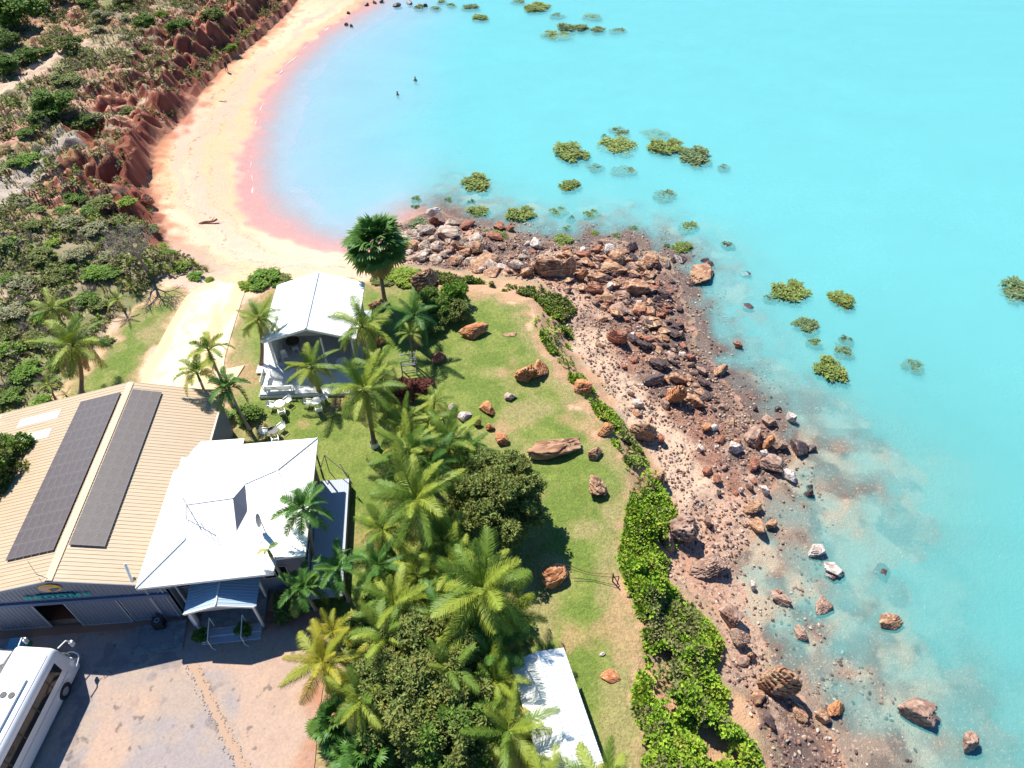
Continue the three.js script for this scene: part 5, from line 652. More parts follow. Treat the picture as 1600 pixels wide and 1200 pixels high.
// foliage of a crown: lobes placed over an ellipsoid, sprays spread through each lobe's outer shell
function crownGeo(seed, rx, ry, rz, lobes, per, leaf, nleaf = 6) {
  const r = rng(seed), sp = [0, 1, 2, 3].map(k => sprayGeo(seed * 5 + k, nleaf, leaf)), A = []; const m = new THREE.Matrix4(), q = new THREE.Quaternion(), e = new THREE.Euler(), pos = [], nor = [], col = []; const v = new THREE.Vector3(), nv = new THREE.Vector3();
  for (let l = 0; l < lobes; l++) {
    const a = l * 2.39996 + r(), t = (l + 0.5) / lobes, el = Math.asin(clamp(1 - 1.25 * t, -0.35, 1)), R = 0.42 + 0.62 * r(), c = [rx * R * Math.cos(a) * Math.cos(el), ry * R * Math.sin(el), rz * R * Math.sin(a) * Math.cos(el)], lr = (0.3 + 0.16 * r()) * Math.min(rx, rz) * Math.max(0.5, Math.min(1.2, 3.2 / Math.sqrt(lobes)));
    for (let i = 0; i < per; i++) {
      const z = r() * 2 - 1, b = r() * 6.283, s = Math.sqrt(1 - z * z), k = lr * (0.55 + 0.5 * Math.sqrt(r())), px = c[0] + k * s * Math.cos(b), py = c[1] + k * 0.8 * z, pz = c[2] + k * s * Math.sin(b); if (py < -ry * 0.75) continue;
      e.set(r() * 1.2 - 0.6, r() * 6.283, r() * 1.2 - 0.6); q.setFromEuler(e); const sc = 0.7 + 0.6 * r(), tn = 0.72 + 0.65 * r(), ty = r() < 0.08 ? 1.3 : 0.85 + 0.2 * r(); m.compose(v.set(px, py, pz).clone(), q, new THREE.Vector3(sc, sc, sc)); const G = sp[(r() * 4) | 0], gp = G.attributes.position.array, gn = G.attributes.normal.array;
      for (let w = 0; w < gp.length; w += 3) { v.set(gp[w], gp[w + 1], gp[w + 2]).applyMatrix4(m); pos.push(v.x, v.y, v.z); nv.set(gn[w], gn[w + 1], gn[w + 2]).applyQuaternion(q); nor.push(nv.x, nv.y, nv.z); col.push(tn * ty, tn, tn); }
    }
  }
  const g = new THREE.BufferGeometry(); g.setAttribute('position', new THREE.Float32BufferAttribute(pos, 3)); g.setAttribute('normal', new THREE.Float32BufferAttribute(nor, 3)); g.setAttribute('color', new THREE.Float32BufferAttribute(col, 3)); return g;
}
function limbs(seed, h, spread, n, r0) { const r = rng(seed), A = [bar([0, 0, 0], [0.1 * spread * (r() - 0.5), h * 0.45, 0.1 * spread * (r() - 0.5)], r0, 8, r0 * 0.75)]; for (let i = 0; i < n; i++) { const a = i * 2.4 + r(), m = [0.45 * spread * Math.cos(a), h * (0.6 + 0.15 * r()), 0.45 * spread * Math.sin(a)], e = [0.85 * spread * Math.cos(a + 0.3), h * (0.8 + 0.25 * r()), 0.85 * spread * Math.sin(a + 0.3)]; A.push(bar([0, h * 0.42, 0], m, r0 * 0.6, 6, r0 * 0.35), bar(m, e, r0 * 0.35, 5, r0 * 0.1)); for (let k = 0; k < 2; k++) A.push(bar(m, [m[0] + (r() - 0.3) * 0.4 * spread * Math.cos(a + 1), h * (0.85 + 0.2 * r()), m[2] + (r() - 0.3) * 0.4 * spread * Math.sin(a - 1)], r0 * 0.25, 4, r0 * 0.08)); } return merge(A); }
const vleaf = (r, g, b) => leafMat(r, g, b, { vertexColors: true });
const G1 = { olive: vleaf(0.21, 0.24, 0.06), khaki: vleaf(0.22, 0.25, 0.06), mid: vleaf(0.16, 0.25, 0.04), bright: vleaf(0.17, 0.29, 0.03), lime: vleaf(0.25, 0.34, 0.035), grey: vleaf(0.34, 0.33, 0.17), dark: vleaf(0.17, 0.24, 0.055), mangrove: vleaf(0.24, 0.29, 0.07), mangrove2: vleaf(0.20, 0.26, 0.11), red: vleaf(0.17, 0.05, 0.035), rust: vleaf(0.26, 0.12, 0.05) };
function tree(label, x, z, h, rx, ry, rz, lobes, per, leaf, m, o = {}) { const gy = ground(x, z), g = thing('leafy_tree', label, 'tree', o.group, x, gy, z); part('trunk', limbs(ps++, h, Math.min(rx, rz), 7, 0.05 * rx + 0.06), LM.wood, g); const c = part('crown', crownGeo(ps++, rx, ry, rz, lobes, per, leaf, o.nleaf ?? 7), m, g, [0, h, 0]); if (o.m2) part('crown', crownGeo(ps++, rx * 0.97, ry * 1.02, rz * 0.97, lobes, per * 0.4 | 0, leaf, o.nleaf ?? 7), o.m2, g, [0, h, 0]); return g; }
tree('round olive green leafy tree on the lawn beside the big deck palm', -0.76,-27.71, 3.2, 2.9, 2.3, 3.3, 52, 115, 0.26, G1.khaki, { m2: G1.olive });
tree('large spreading olive tree over the corner of the sealed yard', -5.18,-15.67, 3.0, 3.6, 2.3, 3.5, 70, 125, 0.27, G1.khaki, { m2: G1.olive });
tree('darker leafy tree joined to the large olive tree beside low shed palms', -2.86,-13.3, 2.8, 2.6, 2.0, 2.8, 40, 120, 0.26, G1.mid, { m2: G1.olive });
tree('leafy tree rising over the shed roof at its outer side', -35.27,-29.22, 4, 2.6, 2.2, 2.8, 22, 150, 0.28, G1.mid, { m2: G1.olive });
// shrubs
const SG = [0, 1, 2].map(k => crownGeo(300 + k, 1, 0.8, 1, 12, 70, 0.22, 6)), SGsmall = [0, 1, 2].map(k => crownGeo(310 + k, 1, 0.75, 1, 9, 30, 0.34, 6)), SL = limbs(77, 0.9, 0.8, 5, 0.05);
function twigGeo(seed, n) { const r = rng(seed), A = []; for (let i = 0; i < n; i++) { const a = r() * 6.28, el = 0.3 + 1.1 * r(), L = 0.6 + 0.5 * r(), m = [0.4 * L * Math.cos(a) * Math.cos(el), 0.5 * L * Math.sin(el), 0.4 * L * Math.sin(a) * Math.cos(el)], e = [L * Math.cos(a + 0.3) * Math.cos(el), L * Math.sin(el), L * Math.sin(a + 0.3) * Math.cos(el)]; A.push(bar([0, 0, 0], m, 0.02, 3, 0.014), bar(m, e, 0.014, 3, 0.005)); for (let k = 0; k < 3; k++) { const q = a + (r() - 0.5) * 2; A.push(bar(m, [m[0] + 0.4 * Math.cos(q), m[1] + 0.35 * r(), m[2] + 0.4 * Math.sin(q)], 0.009, 3, 0.003)); } } return merge(A); }
const TWIG = [0, 1].map(k => twigGeo(400 + k, 26));
function shrub(name, label, cat, group, x, z, r, m, o = {}) { const g = thing(name, label, cat, group, x, o.y ?? ground(x, z) - 0.05, z, (x * 7 + z * 3) % 6); g.scale.set(r, r * (o.tall ?? 0.85), r); part('branches', SL, LM.wood, g); part('foliage', (r < 0.9 ? SGsmall : SG)[Math.abs(Math.round(x * 10)) % 3], m, g, [0, 0.7, 0]); return g; }
// bushes and small trees on the dunes that can be told apart
const MT = { o: G1.olive, m: G1.mid, b: G1.bright, l: G1.lime, g: G1.grey, d: G1.dark }, ML = { o: 'olive', m: 'mid green', b: 'bright green', l: 'lime green', g: 'grey dry-leaved', d: 'dark green' };
for (const [x, z, w, c, t = 0.85] of [[-73.75,-112.36,9.1,'m',0.9],[-71.45,-104.83,6.37,'d',0.9],[-74.1,-119.26,6.01,'d',0.8],[-62.49,-104.11,4.17,'o',0.9],[-71.66,-122.81,5.12,'g'],[-63.17,-116.99,4.34,'g'],[-56.35,-115.87,3.33,'m'],[-51.26,-115.32,4.1,'m',0.8],[-47.76,-121.61,4.06,'o'],[-51.77,-124.64,3.52,'g'],[-59.5,-116.43,2.56,'g'],[-56.63,-86.14,5.54,'m',0.9],[-53.32,-84.89,4.39,'d',0.9],[-57.37,-83.48,4.19,'d',0.9],[-52.27,-86.14,2.69,'g'],[-55.18,-74.2,3.58,'b',0.5],[-54.52,-76.62,1.32,'b',0.5],[-67.96,-96.93,4.3,'m',0.8],[-66.51,-100.21,3.52,'m'],[-50.53,-90.82,2.79,'o',0.6],[-59.75,-95.87,4.27,'o',0.4],[-62.25,-112.36,2.87,'g',0.6],[-55.28,-119.84,2.61,'l'],[-61.77,-123.72,4.12,'o'],[-79.26,-121.61,7.11,'d'],[-67.57,-122.81,3.07,'m'],[-44.26,-116.43,1.97,'l'],[-57.68,-80.12,2.26,'m',0.6],[-65.36,-102.48,2.33,'m',0.7],[-54.6,-108.5,1.87,'o',0.6],[-57.42,-109.76,2.26,'g',0.5],[-51.27,-111.05,1.9,'m',0.5],[-52.88,-67,2.01,'g',0.5],[-49.46,-64.47,2.23,'o',0.5],[-47.07,-65.72,2.65,'o',0.5]]) shrub('dune_bush', ML[c] + ' bush growing on the red dunes above the beach', 'bush', ML[c] + ' dune bushes', x, z, w / 2 * (c === 'g' || c === 'd' ? 0.6 : 0.8), MT[c], { tall: t * 0.8 });
for (const [x, z, w, c, t = 0.7] of [[-51.78,-66.08,2.32,'g'],[-47.44,-68.65,2.79,'m'],[-43.86,-66.71,3.02,'o'],[-41.36,-67.35,2.07,'l'],[-48.18,-61.28,2.34,'o'],[-45.43,-62.44,3.03,'g'],[-42.55,-61.86,2.62,'g'],[-39.39,-63.03,2.25,'g'],[-38.17,-64.23,1.61,'o'],[-48.82,-57.96,2.14,'d'],[-45.5,-56.89,2.74,'o'],[-42.61,-57.42,2.76,'g'],[-40,-57.96,2.52,'g'],[-42.88,-53.84,2.42,'o'],[-45.43,-52.86,2.75,'g'],[-39.67,-54.84,2.81,'b'],[-39.15,-51.43,2.36,'m'],[-38.14,-54.84,1.83,'m'],[-44.8,-49.15,2.64,'g'],[-41.45,-45.71,2.43,'o'],[-38.08,-50.97,1.99,'o'],[-42.77,-44.49,2.18,'b'],[-40.29,-42.15,2.54,'b'],[-38.69,-43.3,1.61,'m'],[-40.59,-39.57,2.26,'m'],[-37.94,-38.86,1.83,'b'],[-40.71,-41.4,1.89,'m'],[-34.9,-59.59,1.66,'b'],[-32.9,-57.42,1.88,'l'],[-30.9,-56.06,1.61,'b'],[-29.6,-55.85,0.99,'l'],[-36.13,-61.28,1.17,'l'],[-41.28,-63.63,2,'o'],[-44.71,-65.46,2.03,'m'],[-52.93,-63.63,2,'o'],[-47.42,-65.46,1.9,'b'],[-47.41,-53.84,1.81,'m'],[-42.29,-48.7,1.71,'b'],[-41.01,-50.97,1.41,'m'],[-35.7,-46.55,1.34,'o'],[-42.33,-55.34,1.6,'m'],[-44.07,-46.55,1.67,'o'],[-45.53,-59.04,1.66,'l'],[-39.06,-59.59,1.41,'o'],[-37.05,-58.5,1.39,'m']]) shrub('scrub_bush', ML[c] + ' bush in the scrub between tan shed and beach', 'bush', ML[c] + ' scrub bushes', x, z, w / 2 * 0.8, MT[c], { tall: t * 0.65 });
// hedge, low shrubs by the pavilion and headland
for (const [x, z, w, label, m, t = 0.9] of [[-5.27,-51.89,2.4,'rounded bright green shrub in hedge by craggy boulder',G1.bright,1.1],[-6.12,-50.22,2.36,'dark green shrub in hedge behind the lush palm',G1.mid,1.1],[-4.98,-49.68,2.11,'olive shrub at the lawn side of the hedge',G1.olive,1],[-7.69,-52.08,1.8,'mid green shrub between pavilion palms and hedge',G1.mid,1],[-6.89,-47.91,1.95,'dark low shrub in shade under the lush palm',G1.dark,0.8],[-23.93,-55.41,2.86,'bright green creeper mound beside the drive end',G1.bright,0.4],[-25.3,-54.71,1.85,'lime green creeper mound touching the drive edge',G1.lime,0.4],[-22.25,-55.41,1.62,'olive creeper mound behind the pavilion roof',G1.olive,0.4],[-10.61,-55.82,2.75,'low green creeper mound near the fan palm foot',G1.lime,0.3],[-12.43,-55.41,1.86,'olive low mound at the fan palm trunk',G1.olive,0.3],[-9.16,-56.96,1.64,'olive mound below the headland blocks',G1.olive,0.4],[-8.66,-40.14,2.1,'dark red leaved cordyline shrub by the palms',G1.red,0.7],[-9.06,-38.93,1.86,'rust red shrub under the white banded palm',G1.rust,0.5],[-7.42,-40.88,1.48,'red brown shrub next to the young lawn palm',G1.red,0.6],[-4.12,-25.66,2.6,'dark shrub in the shade under the round leafy tree',G1.dark,0.7],[-8.49,-24.21,1.7,'mid green shrub at the deck bed corner',G1.mid,0.9],[-4.95,-22.37,2.06,'dark shrub between the bed palms',G1.dark,0.8],[-8.49,-21.05,1.86,'mid green shrub beside golden palm bed',G1.mid,0.8],[-9.45,-19.38,1.58,'dark shrub behind the golden palm',G1.dark,0.9],[0.4,-20,1.59,'dark shrub beneath the wide lawn palm',G1.dark,0.6],[-20.86,-37.55,1.73,'green shrub against the annex wall',G1.mid,0.8],[-22.8,-37.21,1.52,'dark shrub in the shed clump shade',G1.dark,0.8],[-13.85,-21.49,2.04,'dark shrub along the foot of house wall',G1.dark,0.6],[-3.52,-12.81,2.11,'bright green shrub below the large olive tree',G1.bright,0.7],[-5.59,-12.33,2.1,'olive shrub at the bottom of the palm bed',G1.olive,0.8],[-13.03,-26.92,0.62,'small spiky green shrub by the deck edge',G1.mid,0.8],[1.41,-12.81,1.76,'yellow green shrub beside the low white shed',G1.lime,0.7]]) shrub('garden_shrub', label, 'shrub', null, x, z, w / 2, m, { tall: t });
for (const [x, z, w, k] of [[-18.79,-19.21,0.47,0],[-16.32,-19.61,0.63,1]]) { const s = thing('potted_plant', k ? 'bushy potted plant on the right of porch steps' : 'potted plant in white pot left of porch steps', 'potted plant', null, x, 0.03, z); part('pot', new THREE.LatheGeometry([[0, 0], [0.16, 0], [0.24, 0.38], [0.26, 0.4], [0.22, 0.4]].map(q => new THREE.Vector2(...q)), 16), k ? M.timber : M.offw, s); part('foliage', SGsmall[k], LM.deep[1], s, [0, 0.75, 0]).scale.setScalar(0.42); }
// mangroves standing in the bay: how much shows above the water differs
for (const [x, z, w, e = 0.1] of [[7.52,-86.39,4.01,0.95],[14.04,-88.84,4.68,0.3],[20.46,-87.95,3.89,0.85],[23.69,-85.7,3.99,0.8],[10.58,-83.03,1.95,0.1],[14.16,-82.22,2.75,0.05],[27.03,-83.03,1.47,0.05],[14.72,-92.88,2.45,0.2],[19.61,-92.13,3.14,0.02],[7.06,-78.31,2.35,0.6],[18.43,-76.23,2.62,0.1],[-4.41,-78.92,3.47,0.75],[-4.04,-72.53,2.24,0.55],[1.11,-71.71,2.82,0.75],[5.47,-72.67,1.95,0.1],[5.68,-66.51,1.99,0.8],[9.32,-72.12,1.79,0.15],[6.31,-69.05,1.02,0.1],[6.79,-71.03,1.03,0.1],[9.28,-68.02,1.01,0.25],[11.74,-67.51,1,0.35],[13.79,-69.05,1.16,0.15],[18.65,-65.16,1.96,0.75],[17.03,-65.53,0.7,0.4],[20.1,-69.44,2.04,0.2],[23.79,-65.9,1.27,0.2],[28.43,-57.39,3.26,0.55],[33.15,-56.04,2.32,0.85],[26.2,-56.56,1.29,0.1],[28.49,-52.21,2.11,0.5],[28.58,-49.81,1.33,0.2],[31.72,-50.17,1.09,0.15],[30.92,-48.66,1.67,0.2],[28.78,-46.01,2.67,1],[36.7,-46.68,1.75,0.15],[51.7,-57.49,3.52,0.4],[4.75,-142.14,4.28,0.7],[9.53,-131.64,3.14,0.8],[12.11,-131.64,2.69,0.6],[15.09,-131.02,2.46,0.3],[18.41,-130.71,2.68,0.15],[7.94,-128.59,4.41,0.15],[8.15,-138.39,2.56,0.1],[14.5,-137.73,3.25,0.1],[-5.77,-136.74,2.77,0.45],[-7.73,-142.49,2.86,0.35],[-14.25,-142.14,2.14,0.2],[-17.25,-142.49,2.14,0.3],[-11.37,-143.54,1.68,0.2],[-13.31,-145.68,1.94,0.2],[-1.58,-67.51,1.72,0.75],[-3.25,-68.41,1.01,0.4],[-11.48,-75.35,1.23,0.2],[-11.47,-73.64,1.06,0.1],[-7.64,-75.06,1.07,0.2],[-4.95,-74.78,0.91,0.1],[-10.6,-69.84,2.19,0.5],[1.21,-145.68,2.42,0.2],[25.06,-84.19,1.15,0.02],[12.57,-91.38,1.21,0.1]]) {
  const R = w / 2, hh = e < 0.25 ? 0.4 : clamp(R * 0.38, 0.25, 0.55), g = thing('mangrove', e > 0.5 ? 'leafy mangrove standing well above the turquoise water' : e > 0.24 ? 'mangrove with only its top leaves above the turquoise water' : 'mangrove drowned just below the turquoise water surface', 'mangrove', e > 0.5 ? 'emergent mangroves' : e > 0.24 ? 'half drowned mangroves' : 'drowned mangroves', x, SEA - 1.42 * hh + (e > 0.24 ? lerp(0.05, 0.95, e) * hh : -0.06 + 0.5 * e), z, (x * 3 + z) % 6);
  g.scale.set(R, hh, R * 0.9); part('branches', SL, LM.wood, g); part('foliage', SGsmall[Math.abs(Math.round(x * 7 + z)) % 3], (Math.round(x + z) & 1) ? G1.mangrove : G1.mangrove2, g, [0, 0.75, 0]);
}
// the bare tree and its fine twigs
{
  const b = [[-34.94,-55.5,0.62]], x = b[0][0], z = b[0][1], g = thing('bare_tree', 'leafless grey tree standing between scrub and lawn', 'tree', null, x, ground(x, z), z), A = [], B = [], r = rng(17);
  const grow = (p, d, L, rad, lv) => { const e = [p[0] + d[0] * L, p[1] + d[1] * L, p[2] + d[2] * L]; (lv < 2 ? A : B).push(bar(p, e, rad, lv < 2 ? 7 : 4, rad * 0.68)); if (lv >= 6) return; const n = lv === 0 ? 5 : lv > 3 ? 2 : 3; for (let i = 0; i < n; i++) { const a = i * 6.283 / n + r() * 1.5, s = 0.45 + 0.35 * r(); const q = new THREE.Vector3(d[0] + Math.cos(a) * s * 1.2, d[1] * 0.8 + 0.15, d[2] + Math.sin(a) * s * 1.2).normalize(); grow(e, [q.x, q.y, q.z], L * (lv === 0 ? 0.5 : 0.68 + 0.15 * r()), rad * 0.6, lv + 1); } };
  grow([0, -0.1, 0], [-0.12, 1, -0.02], 2.3, 0.17, 0); part('trunk', merge(A), LM.dead, g); part('branches', merge(B), LM.dead, g);
}
// dry twiggy bushes that show as grey brush in the scrub
{ const r = rng(31); let n = 0, guard = 0; while (n < 70 && guard++ < 4000) { const x = -62 + 42 * r(), z = -85 + 47 * r(); if (sample(sdDune, x, z) < 1) continue; const g = single('dry_bush', TWIG[n & 1], LM.dead, 'grey leafless brush in the dune scrub', 'dry bush', 'dry brush in the scrub'); const s = 0.7 + 0.6 * r(); g.scale.setScalar(s); g.rotation.y = r() * 6; g.position.set(x, ground(x, z) - 0.05, z); n++; } }
// ground cover nobody could count
function cover(name, label, cat, geo, m, count, pick, colors) { const im = new THREE.InstancedMesh(geo, m, count), q = new THREE.Object3D(), c = new THREE.Color(); let k = 0, guard = 0; while (k < count && guard++ < count * 30) { const s = pick(); if (!s) continue; q.position.set(s[0], s[1], s[2]); q.rotation.set(s[4] ?? 0, s[5] ?? 0, s[6] ?? 0); q.scale.setScalar(s[3]); q.updateMatrix(); im.setMatrixAt(k, q.matrix); const cc = colors[clamp(((fbm(s[0] * 0.55 + 21, s[2] * 0.55, 2) - 0.2) * 1.6 + (s[7] - 0.5) * 0.7) * colors.length, 0, colors.length - 1) | 0], f = 0.75 + 0.5 * s[8]; im.setColorAt(k, c.setRGB(cc[0] * f, cc[1] * f, cc[2] * f)); k++; } im.count = k; im.name = name; im.userData = { kind: 'stuff', label, category: cat }; im.castShadow = im.receiveShadow = true; scene.add(im); return im; }
const whiteLeaf = leafMat(1, 1, 1), tuft = (() => { const r = rng(8), P = []; for (let i = 0; i < 9; i++) { const a = r() * 6.28, L = 0.5 + 0.5 * r(), o = 0.45 * r(), w = 0.05, c = Math.cos(a), s = Math.sin(a); P.push(-s * w, 0, c * w, s * w, 0, -c * w, c * (o + 0.2) * L, L * (1 - 0.5 * o), s * (o + 0.2) * L); } return blades(P); })();
{ const r = rng(51); cover('dune_grass', 'dry grass and low herbs between the dune bushes', 'grass', tuft, whiteLeaf, 30000, () => { const x = -105 + 85 * r(), z = -165 + 130 * r(), d = sample(sdDune, x, z); if (d < 0.2 || sample(dTrack, x, z) < 1.2 || fbm(x * 0.5, z * 0.5, 3) < 0.44 || (z < -60 && slopeAt(x, z) > 0.9)) return null; return [x, ground(x, z) - 0.02, z, 0.35 + 0.35 * r(), 0, r() * 6, 0, r(), r()]; }, [[0.28, 0.23, 0.13], [0.19, 0.22, 0.05], [0.36, 0.29, 0.18], [0.16, 0.22, 0.045]]);
  const sp = sprayGeo(71, 9, 0.32, 0.5);
  cover('dune_ground_cover', 'low leafy scrub covering the dunes', 'scrub', sp, whiteLeaf, 27000, () => { const x = -105 + 88 * r(), z = -165 + 135 * r(), d = sample(sdDune, x, z); if (d < 0.3 || sample(dTrack, x, z) < 1.3 || sample(dGrey, x, z) < 1.5) return null; const p = fbm(x * 0.33 + 12, z * 0.33, 3), south = z > -66; if (p < (south ? 0.38 : 0.5)) return null; if (!south && slopeAt(x, z) > 0.8) return null; return [x, ground(x, z) + 0.08 + Math.max(0, p - 0.42) * 2 * r(), z, 0.8 + 0.8 * r(), r() - 0.5, r() * 6, r() - 0.5, r(), r()]; }, [[0.22, 0.25, 0.06], [0.29, 0.25, 0.14], [0.19, 0.25, 0.05], [0.3, 0.26, 0.16], [0.25, 0.33, 0.055]]);
  // bright creeper over the bank between lawn and shore
  const bank = [[2.9,-56.2],[4.41,-56.2],[5.64,-50.38],[5.12,-46.45],[6.28,-42.82],[7.68,-40.2],[9.03,-38.08],[10.19,-35.09],[11.12,-32.91],[12.04,-29.72],[11.69,-27.05],[10.7,-25.53],[10.26,-24.08],[11.89,-22.46],[12.88,-21.14],[13.38,-19.66],[12.26,-18.04],[12.99,-16.89],[12.48,-15.41],[13.82,-14.01],[14.23,-12.02],[13.84,-9.87],[6.75,-9.87],[7.23,-13.67],[6.94,-15.77],[7.74,-17.65],[8.24,-20.07],[7.69,-22.24],[7.1,-24.56],[7.87,-27.57],[8.7,-30.85],[8.28,-33.52],[7.52,-35.74],[6.5,-38.78],[5.35,-41.16],[3.96,-43.45],[2.84,-46.45],[2.04,-48.59],[0.87,-48.15],[2.97,-50.38],[2.45,-53.21]];
  const sp2 = sprayGeo(72, 10, 0.26, 0.62), mound = (x, z) => { const d = sdist(x, z, bank); if (d < 0) return -1; const south = sstep(-36, -20, z); return sstep(-0.2, 1.2, d) * (0.12 + 0.15 * south + (0.3 + 0.75 * south) * sstep(0.3, 0.65, fbm(x * 0.5 + 5, z * 0.5, 3))); };
  cover('beach_creeper', 'bright green leafy creeper along the bank above the shore', 'creeper', sp2, whiteLeaf, 10500, () => { const x = 0 + 26 * r(), z = -58 + 48 * r(); const m = mound(x, z); if (m < 0) return null; const n = fbm(x * 0.45 + 44, z * 0.45, 3), dens = lerp(0.62, 0.36, sstep(-40, -22, z)); if (n < dens && r() < 0.97) return null; return [x, ground(x, z) + 0.08 + m * (0.35 + 0.75 * Math.sqrt(r())), z, 0.8 + 0.6 * r(), r() - 0.5, r() * 6, r() - 0.5, r(), r()]; }, [[0.27, 0.28, 0.10], [0.25, 0.40, 0.035], [0.34, 0.48, 0.04], [0.24, 0.39, 0.035], [0.38, 0.42, 0.07]]);
  const north = [[-13.29,-56.77],[-10.2,-57.5],[-6.37,-57.5],[-2.51,-55.94],[0,-55.43],[3.14,-55.94],[5.56,-54.43],[6.09,-52.96],[4.77,-51.07],[3.01,-52],[1.84,-53.73],[-0.62,-54.13],[-3.71,-54.43],[-6.2,-54.72],[-10.04,-55.94]];
  cover('bank_scrub', 'olive low scrub along the top of the rocky headland', 'scrub', sp2, whiteLeaf, 3000, () => { const x = -14 + 22 * r(), z = -62 + 18 * r(); if (!inside(x, z, north)) return null; if (fbm(x * 0.6 + 2, z * 0.6, 3) < 0.42) return null; return [x, ground(x, z) + 0.05 + 0.45 * r() * r(), z, 0.8 + 0.6 * r(), r() - 0.5, r() * 6, r() - 0.5, r(), r()]; }, [[0.2, 0.25, 0.06], [0.27, 0.33, 0.06], [0.28, 0.23, 0.13], [0.2, 0.3, 0.04]]);
  cover('lawn_tufts', 'short uneven grass tufts in the lawn', 'grass', tuft, whiteLeaf, 26000, () => { const x = -34 + 50 * r(), z = -62 + 52 * r(); if (sample(sdLawn, x, z) < 0.4 || fbm(x * 0.3 + 31, z * 0.3 + 12, 3) > 0.62) return null; return [x, ground(x, z) - 0.01, z, 0.05 + 0.07 * r() * r(), 0, r() * 6, 0, r(), r()]; }, [[0.16, 0.25, 0.045], [0.22, 0.27, 0.07], [0.3, 0.28, 0.12]]);
}

// ================================================================ small things
{ // driftwood log, scraps on the sand
  const q = [[-33.83,-68.3,1.99],[-41.41,-100.26,1.1],[-46.53,-90.73,0.51],[-48.31,-89.26,0.59]]; const [x, z, w] = q[0];
  const c = new THREE.CatmullRomCurve3([[-w / 2, 0.12, 0.1], [-w / 5, 0.2, 0], [w / 4, 0.16, 0.06], [w / 2, 0.26, -0.1]].map(p => new THREE.Vector3(...p))), l = thing('driftwood_log', 'weathered driftwood log lying on the yellow sand', 'log', null, x, ground(x, z), z, 0.3);
  part('stem', new THREE.TubeGeometry(c, 18, 0.13, 7), mat(0.32, 0.15, 0.08, { roughness: 1 }), l); part('branch', bar([w / 6, 0.18, 0], [w / 2.6, 0.4, -0.35], 0.06, 6, 0.02), mat(0.3, 0.15, 0.09), l); part('branch', bar([-w / 5, 0.2, 0], [-w / 2.4, 0.22, 0.3], 0.05, 6, 0.02), mat(0.3, 0.15, 0.09), l);
  const s = thing('driftwood_branch', 'thin grey driftwood branch on the far sand', 'driftwood', null, q[1][0], ground(q[1][0], q[1][1]), q[1][1]); part('stem', bar([-0.6, 0.08, 0], [0.6, 0.1, 0.1], 0.06, 6, 0.03), LM.dead, s); part('branch', bar([0.1, 0.08, 0.05], [0.5, 0.2, -0.3], 0.03, 5, 0.01), LM.dead, s);
  rock('pale_stone', 'pale stone at the foot of the bluff', 'pale stones by the bluff', q[2][0], q[2][1], 0.6, 0.45, 0.5, 'white', 0); rock('pale_stone', 'pale stone at the foot of the bluff', 'pale stones by the bluff', q[3][0], q[3][1], 0.7, 0.4, 0.5, 'white', 1);
}
